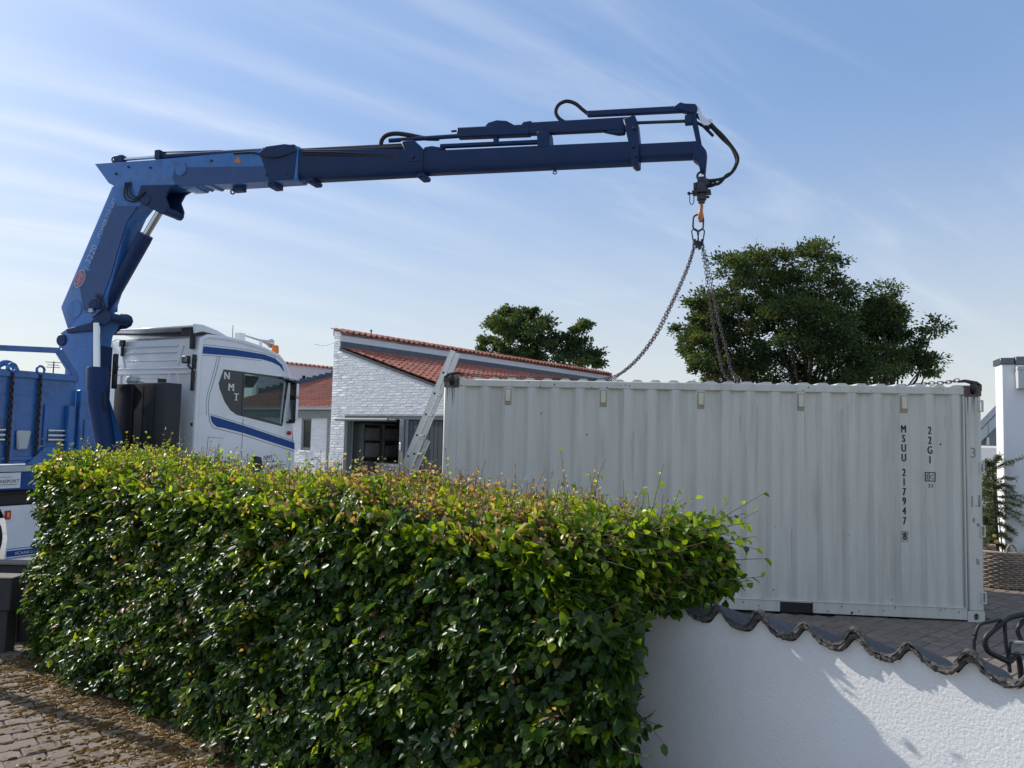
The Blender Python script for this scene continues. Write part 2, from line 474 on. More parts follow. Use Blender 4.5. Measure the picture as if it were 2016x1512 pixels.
def raw_mesh(name, V, F, mats, tint=None, smooth=False):
    """mesh from numpy arrays; all faces have the same number of corners"""
    me = bpy.data.meshes.new(name)
    V = np.ascontiguousarray(V, dtype=np.float32); F = np.ascontiguousarray(F, dtype=np.int32)
    nv, (nf, k) = len(V), F.shape
    me.vertices.add(nv); me.vertices.foreach_set('co', V.ravel())
    me.loops.add(nf * k); me.loops.foreach_set('vertex_index', F.ravel())
    me.polygons.add(nf); me.polygons.foreach_set('loop_start', np.arange(0, nf * k, k, dtype=np.int32))
    if smooth:
        me.polygons.foreach_set('use_smooth', np.ones(nf, dtype=bool))
    for m in (mats if isinstance(mats, (list, tuple)) else [mats]):
        me.materials.append(m)
    if tint is not None:
        a = me.attributes.new('tint', 'FLOAT', 'POINT'); a.data.foreach_set('value', np.ascontiguousarray(tint, dtype=np.float32))
    me.update(calc_edges=True)
    return me


def scatter(name, protos, items, parent, limit=300, eye=None, score=None):
    """items: (proto index, matrix in parent space). The ones nearest the camera become parts, the rest one joined part."""
    pw = parent.matrix_basis.copy() if parent is not None else Matrix()
    e = Vector((0, 0, EYE))
    order = sorted(range(len(items)), key=(lambda i: score[i]) if score else (lambda i: (pw @ items[i][1].translation - e).length))
    for i in order[:limit]:
        link(name, protos[items[i][0]], parent, items[i][1])
    rest = order[limit:]
    if rest:
        vs = []; fs = []; off = 0
        cache = {}
        for i in rest:
            pi, mx = items[i]
            if pi not in cache:
                me = protos[pi]
                co = np.empty(len(me.vertices) * 3, dtype=np.float32); me.vertices.foreach_get('co', co)
                cache[pi] = (co.reshape(-1, 3), [tuple(p.vertices) for p in me.polygons])
            co, pf = cache[pi]
            A = np.array(mx)
            vs.append(co @ A[:3, :3].T + A[:3, 3])
            fs += [tuple(v + off for v in f) for f in pf]
            off += len(co)
        me = bpy.data.meshes.new(name)
        me.from_pydata(np.concatenate(vs).tolist(), [], fs)
        for m in protos[0].materials: me.materials.append(m)
        me.polygons.foreach_set('use_smooth', [True] * len(me.polygons)); me.set_sharp_from_angle(angle=D2R(35))
        link(name, me, parent, None, kind='stuff')


# lettering: every string is turned into a flat outline once
TXT = {}


def make_texts(strings):
    obs = []
    for s in strings:
        cu = bpy.data.curves.new('lettering', 'FONT'); cu.body = s; cu.size = 1.0
        cu.align_x = 'CENTER'; cu.align_y = 'BOTTOM_BASELINE'; cu.resolution_u = 3; cu.offset = 0.0
        o = bpy.data.objects.new('lettering', cu); COL.objects.link(o); obs.append((s, o, cu))
    dg = bpy.context.evaluated_depsgraph_get(); dg.update()
    for s, o, cu in obs:
        me = bpy.data.meshes.new_from_object(o.evaluated_get(dg))
        TXT[s] = ([tuple(v.co)[:2] for v in me.vertices], [tuple(p.vertices) for p in me.polygons])
        bpy.data.objects.remove(o); bpy.data.curves.remove(cu); bpy.data.meshes.remove(me)


make_texts(['N', 'M', 'T', 'NMT', 'TRANSPORT', 'SCANIA', 'HMF', '3220', 'POWER', 'TO', 'LIFT', 'S', 'U', '1', '2', '3', '4', '7', '8', '9', 'G', 'C', '33', '|'])


def put_text(mb, s, fn, size, sx=1.0, mi=0):
    """fn(a, b) maps text-plane metres to a 3D point"""
    v, f = TXT[s]
    mb.add([fn(p[0] * size * sx, p[1] * size) for p in v], f, mi)


def rotz(a): return Matrix.Rotation(a, 4, 'Z')


def TR(x, y, z=0.0): return Matrix.Translation((x, y, z))


# ================================================================== SETTING: ground and paving
ROAD_Z = -0.15
bm_ = MB(); R = 3000
xs = [-R, -400, -60, -20, 0, 20, 60, 400, R]
vs = [(x, y, ROAD_Z) for y in xs for x in xs]
nx = len(xs)
bm_.add(vs, [(j * nx + i, j * nx + i + 1, (j + 1) * nx + i + 1, (j + 1) * nx + i) for j in range(nx - 1) for i in range(nx - 1)])
tag(bm_.build('ground', M['ground']), 'grey ground stretching away past the buildings', None, None, 'structure')

yard_poly = [(-4.75, 0.3), (9.5, 0.3), (9.5, 14.5), (-2.4, 14.5), (-3.0, 8.6), (-4.75, 7.3)]
yard = MB().prism(yard_poly, ROAD_Z - 0.1, -0.012, axes='xy').build('yard_paving', M['bed'])
tag(yard, 'grey-brown concrete block paving of the yard', None, None, 'structure')

# hedge, wall frames (used to know where paving shows)
HB = Vector((-3.94, 6.54, 0)); HD = Vector((0.775, -0.632, 0)).normalized(); HN = Vector((-HD.y, HD.x, 0)); HL, HT = 5.66, 0.91
WP = Vector((0.772, 3.45, 0)); WD = Vector((0.700, -0.714, 0)).normalized(); WN = Vector((0.714, 0.700, 0)).normalized()


def paver_mesh(k):
    rr = random.Random(k)
    L, Wd, H, c = 0.205, 0.135, 0.05, 0.006
    def j(): return rr.uniform(-0.003, 0.003)
    top = [(-L / 2 + c + j(), -Wd / 2 + c + j()), (L / 2 - c + j(), -Wd / 2 + c + j()), (L / 2 - c + j(), Wd / 2 - c + j()), (-L / 2 + c + j(), Wd / 2 - c + j())]
    mid = [(-L / 2, -Wd / 2), (L / 2, -Wd / 2), (L / 2, Wd / 2), (-L / 2, Wd / 2)]
    mb = MB()
    mb.loft([[(x, y, -H) for x, y in mid], [(x, y, -c) for x, y in mid], [(x, y, 0) for x, y in top]])
    return mb.mesh('paver', M['paver'], smooth=20)


pav = [paver_mesh(k) for k in range(6)]
pd = Vector((0.293, 0.259, 0)).normalized(); pn = Vector((-pd.y, pd.x, 0))
pang = math.atan2(pd.y, pd.x)
items = []
for j in range(-60, 90):
    for i in range(-50, 60):
        a = (i + 0.5 * (j % 2) + random.uniform(-0.02, 0.02)) * 0.212; b = j * 0.142
        p = Vector((-2.9, 4.75, 0)) + pd * a + pn * b
        x, y = p.x, p.y
        q = (p - HB)
        front = q.dot(HN) < 0.22 and -4.7 < x < -0.6 and 3.3 < y < 7.2 and x > -0.75 * y - 0.2
        w = (p - WP).dot(WN)
        right = w > 0.15 and x > 0.8 and 4.7 < y < 8.75 and x < 0.72 * y + 0.7
        far = 5.35 < x < 8.4 and 8.0 <= y < 11.6
        if not (front or right or far): continue
        rm = rotz(pang + random.uniform(-0.012, 0.012)) @ Matrix.Rotation(random.uniform(-0.012, 0.012), 4, 'X') @ Matrix.Rotation(random.uniform(-0.010, 0.010), 4, 'Y')
        items.append((random.randrange(6), TR(x, y, random.uniform(-0.004, 0.003)) @ rm))
scatter('paver', pav, items, yard)

# moss and litter in the joints beside the hedge
mb = MB()
for k in range(7500):
    s_, q_ = random.uniform(0.0, 4.3), -abs(random.gauss(0.0, 0.26 if k % 3 else 0.5)) + 0.12
    p = HB + HD * s_ + HN * q_
    # pull most tufts onto a joint line
    b = (p - Vector((-2.9, 4.75, 0))).dot(pn)
    if random.random() < 0.62:
        p += pn * ((round(b / 0.142 - 0.5) + 0.5) * 0.142 - b + random.gauss(0, 0.012))
    r = random.uniform(0.005, 0.020) * (1.4 if random.random() < 0.12 else 0.9); h = min(r * random.uniform(0.3, 0.6), 0.009)
    n = 7; ph = random.uniform(0, 6)
    st = random.uniform(1.0, 2.8)
    ring = []
    for kk in range(n):
        t = ph + 6.283 * kk / n; rr = r * random.uniform(0.7, 1.25)
        dv = pd * (math.cos(t) * rr * st) + pn * (math.sin(t) * rr)
        ring.append((p.x + dv.x, p.y + dv.y, -0.006))
    r2 = [((v[0] - p.x) * 0.6 + p.x, (v[1] - p.y) * 0.6 + p.y, h * random.uniform(0.6, 1.0)) for v in ring]
    mb.add(ring + r2 + [(p.x, p.y, h * 1.1)], [(i, (i + 1) % n, n + (i + 1) % n, n + i) for i in range(n)] + [(n + i, n + (i + 1) % n, 2 * n) for i in range(n)])
tag(mb.build('moss', M['moss'], smooth=80), 'orange-brown moss growing in the paving joints by the hedge', 'moss', None, 'stuff')
mb = MB()
for k in range(2600):
    s_, q_ = random.uniform(0.0, 4.4), -abs(random.gauss(0, 0.45)) + 0.1
    p = HB + HD * s_ + HN * q_; a = random.uniform(0, 6.28); L = random.uniform(0.012, 0.05); w = random.uniform(0.0015, 0.006)
    d = Vector((math.cos(a), math.sin(a), 0)); e = Vector((-d.y, d.x, 0)); z = random.uniform(0.003, 0.012)
    c = [p + d * L * .5, p + e * w, p - d * L * .5, p - e * w]
    mb.add([(v.x, v.y, z + random.uniform(0, 0.012)) for v in c], [(0, 1, 2, 3)])
tag(mb.build('leaf_litter', M['litter']), 'dry twigs and leaf scraps strewn on the paving', 'leaf litter', None, 'stuff')

# ================================================================== GARAGE (white brick, red tile roof)
GA = D2R(-37.0)
garage = root('brick_garage', (-4.765, 20.447, 0), GA, 'white brick garage with a tall wall, red tile roof and dark open doorway', 'garage')
garage_m = TR(-4.765, 20.447, 0) @ rotz(GA)
garage.matrix_basis = garage_m


def lower_z(x): return 4.16 - 0.30 * (x - 0.27)


OP = (0.54, 5.05, 2.335)           # door opening x0, x1, top
gable = [(0, ROAD_Z), (0, 4.60), (0.25, 4.53), (0.25, 4.10), (5.9, lower_z(5.9) - 0.06), (5.9, ROAD_Z), (OP[1], ROAD_Z), (OP[1], OP[2]), (OP[0], OP[2]), (OP[0], ROAD_Z)]
mb = MB()
mb.prism(gable, 0.0055, 0.30, 0)
mb.box((0.0, 0.30, ROAD_Z), (0.24, 14.2, 4.50), 1)                # tall wall running back
mb.box((5.62, 0.30, ROAD_Z), (5.9, 14.2, 2.40), 1)                 # low side wall
mb.box((0.0, 14.2, ROAD_Z), (0.25, 14.45, 4.5), 1)
mb.prism([(0.25, ROAD_Z), (0.25, 4.10), (5.9, 2.42), (5.9, ROAD_Z)], 14.2, 14.45, 1)
mb.build('wall', [M['brickback'], M['render']], garage)


def brick_mesh(L, seed):
    rr = random.Random(seed); H, Dp, c = 0.0575, 0.03, 0.004
    a = [(-L / 2, 0), (L / 2, 0), (L / 2, H), (-L / 2, H)]
    b = [(-L / 2 + c, c + rr.uniform(-.002, .002)), (L / 2 - c, c + rr.uniform(-.002, .002)), (L / 2 - c, H - c + rr.uniform(-.002, .002)), (-L / 2 + c, H - c)]
    m_ = MB()
    m_.loft([[(x, Dp, z) for x, z in a], [(x, c, z) for x, z in a], [(x, rr.uniform(-.003, .003), z) for x, z in b]])
    return m_.mesh('brick', M['brick'], smooth=15)


bricks = [brick_mesh(0.228, k) for k in range(5)] + [brick_mesh(0.108, 10 + k) for k in range(3)]


def lay_bricks(z0, z1, spans, y, rows=None):
    """courses of painted brick; spans(z) gives the free intervals on a course"""
    out = []
    z = z0; k = 0
    while z < z1:
        for (x0, x1) in spans(z):
            x = x0; ph = (k % 3)
            pat = random.choice([0, 1, 2])
            first = True
            while x < x1 - 0.02:
                L = 0.108 if (pat + ph) % 3 == 0 else 0.228
                if first and k % 2: L = 0.168
                first = False
                pat += 1
                L = min(L, x1 - x)
                if L < 0.03: break
                pi = random.randrange(5) if L > 0.14 else 5 + random.randrange(3)
                base = 0.228 if L > 0.14 else 0.108
                mx = TR(x + L / 2, y + random.uniform(-0.002, 0.002), z + random.uniform(-0.0015, 0.0015)) @ Matrix.Rotation(random.uniform(-0.006, 0.006), 4, 'Z') @ Matrix.Rotation(random.uniform(-0.006, 0.006), 4, 'X') @ Matrix.Diagonal((L / base, 1, 1, 1))
                out.append((pi, mx))
                x += L + 0.012
        z += 0.0667; k += 1
    return out


def gable_spans(z):
    zt = z + 0.056
    if zt > 4.56: return []
    xr = 0.25 if zt > 4.08 else min(0.27 + (4.16 - 0.075 - zt) / 0.30, 5.9)
    if zt > 4.08: return [(0, min(xr, 0.25))]
    if z < OP[2]:
        return [(0, OP[0])]
    return [(0, min(xr, 4.75))]


items = lay_bricks(0.9, 4.55, gable_spans, 0.0)
scatter('brick', bricks, items, garage)

mb = MB()
mb.box((0.245, 0.012, 4.30), (0.262, 14.2, 4.55))
mb.build('fascia_wall', M['render'], garage)
mb = MB()
mb.prism([(0.24, 4.30), (0.266, 4.30), (0.272, 4.17), (0.50, 4.105), (0.50, 4.095), (0.24, 4.155)], 0.02, 14.2)
mb.build('lead_flashing', M['lead'], garage)
mb = MB()
mb.prism([(0.26, 4.12), (6.2, lower_z(6.2) - 0.045), (6.2, lower_z(6.2) - 0.10), (0.26, 4.05)], -0.03, 14.4)
mb.build('roof_deck', M['dgrey'], garage)


def tile_mesh(name, w, L, amp, th, m, seed=0):
    """pantile: S profile across y, running down +x"""
    prof = [(0.0, 0.55), (0.10, 0.12), (0.24, 0.0), (0.42, 0.02), (0.56, 0.22), (0.68, 0.72), (0.80, 1.0), (0.92, 0.92), (1.04, 0.45)]
    mb = MB()
    vs = []
    for x, lift in ((0, 0.0), (L, 0.0)):
        for (y, z) in prof: vs.append((x, y * w, z * amp + lift))
    for (y, z) in prof: vs.append((L, y * w, z * amp - th))
    for (y, z) in prof: vs.append((L - 0.10, y * w, z * amp - th))
    n = len(prof); fs = []
    for r_ in range(3):
        for i in range(n - 1):
            fs.append((r_ * n + i, r_ * n + i + 1, (r_ + 1) * n + i + 1, (r_ + 1) * n + i))
    mb.add(vs, fs)
    me = bpy.data.meshes.new(name)
    me.from_pydata(mb.v, [], mb.f)
    me.materials.append(m)
    me.polygons.foreach_set('use_smooth', [True] * len(me.polygons)); me.set_sharp_from_angle(angle=D2R(50))
    return me


tiles = [tile_mesh('roof_tile', 0.21, 0.42, 0.042, 0.016, M['tile'])]
SL = math.atan(0.30)
items = []
nrow = 17
for j in range(nrow):
    d = 0.12 + j * 0.345
    x = 0.27 + d * math.cos(SL); z = 4.16 - d * math.sin(SL)
    for i in range(68):
        y = -0.04 + i * 0.21
        if x > 4.6 and y < 6: pass
        mx = TR(x, y, z - 0.015 + random.uniform(-0.003, 0.003)) @ Matrix.Rotation(SL - 0.055 + random.uniform(-0.008, 0.008), 4, 'Y') @ rotz(random.uniform(-0.008, 0.008))
        items.append((0, mx))
scatter('roof_tile', tiles, items, garage)
# coping of the tall wall: tiles across the wall head, falling towards the low roof
ctl = [tile_mesh('coping_tile', 0.21, 0.50, 0.05, 0.03, M['tile'])]
items = []
for i in range(68):
    items.append((0, TR(-0.12, -0.04 + i * 0.21, 4.655 + random.uniform(-0.004, 0.004)) @ Matrix.Rotation(math.atan(0.24) + random.uniform(-0.02, 0.02), 4, 'Y')))
scatter('coping_tile', ctl, items, garage)
MB().prism([(-0.06, 4.46), (-0.06, 4.63), (0.262, 4.555), (0.262, 4.46)], 0.02, 14.4).build('coping_bed', M['tile'], garage)
MB().lathe([(0.0, 0), (0.02, 0), (0.015, 0.05), (0.03, 0.07), (0.028, 0.10), (0.0, 0.12)], 10, c=(0.06, 1.25, 4.66)).build('ridge_knob', M['steel'], garage)
mb = MB()
mb.tube([(0.03, 0.1, 4.33), (-0.28, 0.05, 4.24), (-0.40, 0.05, 4.215), (-0.47, 0.05, 4.235), (-0.58, 0.05, 4.215), (-0.72, 0.05, 4.26), (-0.87, 0.05, 4.285)], 0.008, 6)
mb.build('bent_wire', M['steel'], garage)
MB().box((6.15, -0.05, lower_z(6.2) - 0.12), (6.27, 14.4, lower_z(6.2) - 0.02)).build('gutter', M['grey'], garage, bevel=0.01)

# garage doors and frame
mb = MB()
mb.box((OP[0], 0.02, 2.245), (OP[1], 0.20, 2.335)); mb.box((OP[0], 0.02, ROAD_Z), (OP[0] + 0.09, 0.20, 2.243)); mb.box((OP[1] - 0.09, 0.02, ROAD_Z), (OP[1], 0.20, 2.243))
mb.build('door_frame', M['grey'], garage, bevel=0.006)
mb = MB().box((2.55, 0.0, ROAD_Z), (2.70, 0.16, 2.243)); mb.box((2.72, 0.03, ROAD_Z), (2.82, 0.17, 2.243))
dp = mb.build('door_post', M['grey'], garage, bevel=0.006)
MB().box((2.585, -0.035, 1.49), (2.655, -0.002, 1.68)).build('lock', M['alu'], dp, bevel=0.008)
door = MB().box((2.83, 0.08, ROAD_Z), (4.95, 0.11, 2.24)).build('sliding_door', M['dgrey'], garage)
x = 2.835
bd = MB().box((0, 0, 0), (0.128, 0.022, 2.34)).mesh('door_board', M['dgrey'], bevel=0.005)
while x < 4.8:
    link('door_board', bd, door, TR(x, 0.052 + random.uniform(0, 0.004), ROAD_Z + 0.02))
    x += 0.136
MB().cyl((0.30, -0.10, 2.23), (2.24, -0.10, 2.23), 0.038, 12).build('roller_tube', M['grey'], garage)
MB().cyl((2.24, -0.08, 2.225), (2.5, -0.06, 2.22), 0.036, 12).build('roller_motor', M['dgrey'], garage)
mb = MB()
mb.box((0.3, 0.3, -0.02), (5.6, 8.0, 0.0)); mb.box((0.3, 8.0, 0), (5.6, 8.1, 2.4)); mb.box((0.26, 0.32, 0.0), (0.30, 8.0, 2.6)); mb.box((0.3, 0.32, 2.42), (5.6, 8.0, 2.46)); mb.box((5.56, 0.32, 0), (5.6, 8, 2.4))
mb.build('inside_lining', M['dark'], garage)
shelf = root('storage_shelf', (0, 0, 0), GA, 'grey storage rack along the left inside wall of the open garage', 'shelf')
shelf.matrix_basis = garage_m
for y in (0.50, 1.25, 2.0, 2.75): MB().box((0.32, y, 0), (0.72, y + 0.04, 2.15)).build('upright', M['grey'], shelf)
for z in (0.35, 0.80, 1.25, 1.70, 2.12): MB().box((0.32, 0.50, z), (0.72, 2.79, z + 0.03)).build('shelf_board', M['grey'], shelf)
for z, zn in ((0.83, 'lowest'), (1.28, 'middle'), (1.73, 'top')):
    for y, yn in ((0.60, 'front'), (1.35, 'middle'), (2.10, 'rear')):
        h = random.uniform(0.26, 0.36)
        b = MB().box((0, 0, 0), (0.36, random.uniform(0.45, 0.58), h)).build('storage_box', M['box'], None, bevel=0.012)
        b.matrix_basis = garage_m @ TR(0.36, y, z + 0.001)
        tag(b, 'grey storage box, %s one on the %s shelf inside the garage' % (yn, zn), 'box', 'boxes on the garage shelving')
chest = root('storage_chest', (0, 0, 0), GA, 'pale chest standing low behind the open garage doorway', 'chest')
chest.matrix_basis = garage_m
MB().box((1.0, 0.75, 0.0), (2.2, 1.45, 1.02)).build('body', M['carpaint'], chest, bevel=0.03, seg=2)
MB().box((0.98, 0.73, 1.025), (2.22, 1.47, 1.12)).build('lid', M['carpaint'], chest, bevel=0.03, seg=2)
MB().box((1.5, 0.715, 0.92), (1.7, 0.745, 0.96)).build('handle', M['steel'], chest, bevel=0.008)
# ================================================================== NEIGHBOUR HOUSE (left of the garage)
house = root('white_house', (-4.765, 20.447, 0), GA, 'low white brick house with red tile roof between the truck cab and the garage', 'house')
house.matrix_basis = garage_m
FY = 1.30
win = (-2.90, -2.43, 1.335, 2.29)
mb = MB()
outer = [(-8.0, ROAD_Z), (-8.0, 2.31), (-0.02, 2.31), (-0.02, ROAD_Z)]
mb.prism(outer, FY + 0.007, FY + 0.3, holes=[[(win[0], win[2]), (win[1], win[2]), (win[1], win[3]), (win[0], win[3])]])
mb.build('wall', M['brickback'], house)


def lh_spans(z):
    if win[2] - 0.06 < z < win[3]:
        return [(-3.75, win[0]), (win[1], -1.35)]
    return [(-3.75, -1.35)]


items = lay_bricks(0.95, 2.26, lh_spans, FY)
scatter('brick', bricks, items, house, limit=290)
wf = MB()
wx0, wx1, wz0, wz1 = win
wf.prism([(wx0, wz0), (wx1, wz0), (wx1, wz1), (wx0, wz1)], FY + 0.03, FY + 0.10, holes=[[(wx0 + 0.07, wz0 + 0.08), (wx1 - 0.06, wz0 + 0.08), (wx1 - 0.06, wz1 - 0.06), (wx0 + 0.07, wz1 - 0.06)]])
wf = wf.build('window', M['grey'], house, bevel=0.006)
MB().box((wx0 + 0.06, FY + 0.06, wz0 + 0.07), (wx1 - 0.05, FY + 0.07, wz1 - 0.05)).build('pane', M['winglass'], wf)
MB().box((wx0 - 0.05, FY - 0.05, wz0 - 0.06), (wx1 + 0.05, FY + 0.03, wz0)).build('sill', M['render'], house, bevel=0.008)
mb = MB().box((wx0 - 0.02, FY + 0.5, wz0 - 0.1), (wx1 + 0.1, FY + 0.52, wz1 + 0.1)).build('blind', M['dark'], house)
MB().box((-8.0, FY - 0.10, 2.31), (-0.02, FY + 0.3, 2.56)).build('fascia_board', M['grey'], house)
mb = MB()
mb.prism([(FY - 0.27, 2.63), (FY - 0.26, 2.56), (FY - 0.20, 2.535), (FY - 0.13, 2.56), (FY - 0.12, 2.63), (FY - 0.14, 2.63), (FY - 0.15, 2.57), (FY - 0.20, 2.555), (FY - 0.24, 2.57), (FY - 0.25, 2.63)], -8.0, -0.02, axes='yz')
mb.build('gutter', M['palegrey'], house)
MB().cyl((-1.60, FY - 0.05, 0.2), (-1.60, FY - 0.05, 2.30), 0.035, 10).build('downpipe', M['grey'], house)
RS = 0.269; RA = math.atan(RS)


def lroof_z(y): return 2.63 + RS * (y - FY + 0.18)


MB().prism([(FY - 0.15, lroof_z(FY - 0.15) - 0.06), (9.0, lroof_z(9.0) - 0.06), (9.0, lroof_z(9.0) - 0.12), (FY - 0.15, lroof_z(FY - 0.15) - 0.12)], -7.88, -0.02, axes='yz').build('roof_deck', M['dgrey'], house)
lt = [tile_mesh('roof_tile', 0.21, 0.42, 0.042, 0.016, M['tile'])]
items = []
for j in range(16):
    y = FY - 0.20 + 0.34 + j * 0.345 * math.cos(RA)
    z = lroof_z(y)
    for i in range(37):
        x = -0.25 - i * 0.21
        # tile runs downhill towards -y
        mx = TR(x, y, z - 0.03 + random.uniform(-0.003, 0.003)) @ rotz(-math.pi / 2) @ Matrix.Rotation(RA - 0.05, 4, 'Y')
        if x > -1.0 - 0.7 * (y - FY): continue
        items.append((0, mx))
scatter('roof_tile', lt, items, house)
mb = MB()
mb.box((-8.24, 3.2, ROAD_Z), (-8.0, 10.0, 4.42))
for hy in (5.25, 5.92):
    pass
mb.build('tall_wall', M['render'], house)
for hy in (5.28, 5.93):
    MB().box((-8.0 - 0.01, hy - 0.07, 3.85), (-7.985, hy + 0.07, 4.02)).build('vent_opening', M['black'], house)
mb = MB()
y = 3.3
while y < 9.0:                                                    # stepped lead flashing up the wall
    mb.box((-8.0, y, lroof_z(y) - 0.1), (-7.975, y + 0.298, lroof_z(y) + 0.20)); y += 0.30
mb.build('stepped_flashing', M['lead'], house)
wct = [tile_mesh('coping_tile', 0.21, 0.44, 0.06, 0.03, M['tile'])]
items = [(0, TR(-8.34, 3.2 + i * 0.21, 4.46) @ Matrix.Rotation(math.atan(0.10), 4, 'Y')) for i in range(32)]
scatter('coping_tile', wct, items, house)

# ================================================================== WHITE HOUSE at the right edge
rh = root('white_house', (7.0, 11.0, 0), math.atan2(-0.33, 0.94), 'white rendered house end wall with dark zinc cap at the right edge', 'house')
mb = MB().box((0, 0, ROAD_Z), (3.2, 0.36, 3.10)); mb.build('wall', M['render'], rh, bevel=0.01)
MB().box((-0.02, -0.03, 3.10), (0.155, 0.39, 3.19)).build('wall_cap', M['zinc'], rh, bevel=0.006)
MB().box((0.165, -0.05, 3.09), (3.25, 0.42, 3.205)).build('roof_edge', M['zinc'], rh, bevel=0.006)
mb = MB().prism([(0.16, 3.06), (3.2, 3.06), (3.2, 2.66), (0.17, 2.745)], -0.14, -0.002)
mb.box((0.155, -0.15, 3.00), (3.2, -0.135, 3.065))
mb.build('eaves_box', M['palegrey'], rh, bevel=0.006)
shed = root('carport', (10.2, 16.0, 0), 0, 'grey sheet metal gable roof end seen beyond the white corner wall', 'roof')
mb = MB()
mb.prism([(-0.56, 1.94), (-0.56, 2.19), (1.2, 4.03), (1.2, 3.73)], 0.0, 0.28); mb.build('roof', M['zinc'], shed)
for k in range(8):
    a = -0.50 + k * 0.18
    MB().prism([(a, 1.945 + (a + 0.56) * 0.985), (a + 0.168, 1.945 + (a + 0.728) * 0.985), (a + 0.168, 2.16 + (a + 0.728) * 1.03), (a, 2.16 + (a + 0.56) * 1.03)], -0.012, -0.001).build('verge_panel', M['palegrey'], shed)
MB().prism([(-0.50, 1.94), (1.0, 3.45), (1.0, 1.94)], 0.1, 0.16).build('gable_boarding', M['grey'], shed)
MB().box((-0.33, 0.02, 1.96), (-0.29, 0.08, 2.11)).build('bracket', M['render'], shed)
for x in (0.5, 1.1): MB().box((x, 0.1, ROAD_Z), (x + 0.12, 0.22, 1.95)).build('post', M['grey'], shed)

# ================================================================== SHIPPING CONTAINER
CY = -0.1008
cont_m = TR(-0.807, 9.175, 0) @ rotz(CY)
cont = root('shipping_container', (-0.807, 9.175, 0), CY, 'off-white twenty foot shipping container with corrugated side and black numbers', 'container')
cont.matrix_basis = cont_m
CL, CW, CH = 6.058, 2.438, 2.591
FLATS = 5.23
PIT = 0.279


def surf(u):
    """depth of the corrugated side behind the frame face at length u"""
    t = ((u - FLATS) / PIT + 0.5) % 1.0 - 0.5
    t = abs(t) * PIT
    if t < 0.036: return 0.010
    if t < 0.090: return 0.010 + 0.044 * (t - 0.036) / 0.054
    return 0.054


def side_panel(mirror):
    us = [0.16]
    k = math.floor((0.16 - FLATS) / PIT)
    while True:
        b = FLATS + k * PIT
        for d in (-0.090, -0.036, 0.036, 0.090):
            if 0.17 < b + d < 5.89: us.append(b + d)
        k += 1
        if b > 6.2: break
    us.append(5.90)
    us = sorted(us)
    vs = []; fs = []
    zz = [0.145, 2.49]
    for z in zz:
        for u_ in us:
            y = surf(u_); y = CW - y if mirror else y
            vs.append((u_, y, z))
    n = len(us)
    fs = [(i, i + 1, n + i + 1, n + i) for i in range(n - 1)]
    return MB().add(vs, fs)


for mir in (False, True):
    side_panel(mir).build('side_panel', M['container'], cont, smooth=20)
mb = MB()
for y0, y1 in ((0.0, 0.06), (CW - 0.06, CW)):
    mb.box((0.178, y0 + 0.003, 2.485), (CL - 0.178, y1, 2.57))
    mb.build('top_rail', M['container'], cont, bevel=0.008); mb = MB()
for y0, y1, yy in ((0.004, 0.06, 0), (CW - 0.06, CW - 0.004, 1)):
    segs = [(0.178, 1.813), (2.171, 3.887), (4.245, CL - 0.178)]
    mb = MB()
    for a, b in segs: mb.box((a, y0, 0.018), (b, y1, 0.146))
    mb.box((1.813, y0, 0.126), (2.171, y1, 0.146)); mb.box((3.887, y0, 0.126), (4.245, y1, 0.146))
    if yy == 0: mb.box((0.178, -0.006, 0.140), (CL - 0.178, 0.03, 0.150))
    mb.build('bottom_rail', M['container'], cont, bevel=0.004)
for a in (1.813, 3.887):
    MB().box((a + 0.006, 0.03, 0.01), (a + 0.352, CW - 0.03, 0.120)).build('fork_pocket', M['black'], cont)
for x0 in (0.0, CL - 0.165):
    for y0 in (0.002, CW - 0.165):
        MB().box((x0 + 0.002, y0 + 0.004, 0.118), (x0 + 0.163, y0 + 0.163, CH - 0.118)).build('corner_post', M['container'], cont, bevel=0.012)
MB().box((5.868, 0.008, 0.15), (5.885, 0.05, 2.48)).build('post_seam', M['container'], cont, bevel=0.003)
for x0 in (0.0, CL - 0.178):
    for y0 in (0.0, CW - 0.162):
        for z0, nm in ((0.0, 'bottom'), (CH - 0.118, 'top')):
            c_ = MB()
            o1 = [(x0, z0), (x0 + 0.178, z0), (x0 + 0.178, z0 + 0.118), (x0, z0 + 0.118)]
            cx, cz = x0 + 0.089, z0 + 0.056
            hole = [(cx + 0.028 * math.cos(t * math.pi / 6), cz + 0.040 * math.sin(t * math.pi / 6)) for t in range(12)]
            c_.prism(o1, y0, y0 + 0.03, holes=[hole]); c_.prism(o1, y0 + 0.132, y0 + 0.162, holes=[hole])
            c_.box((x0 + 0.002, y0 + 0.03, z0 + 0.001), (x0 + 0.03, y0 + 0.132, z0 + 0.117)); c_.box((x0 + 0.148, y0 + 0.03, z0 + 0.001), (x0 + 0.176, y0 + 0.132, z0 + 0.117))
            c_.box((x0 + 0.03, y0 + 0.08, z0 + 0.002), (x0 + 0.148, y0 + 0.132, z0 + 0.116))
            c_.build('corner_casting', M['rust'] if z0 > 1 else M['container'], cont)
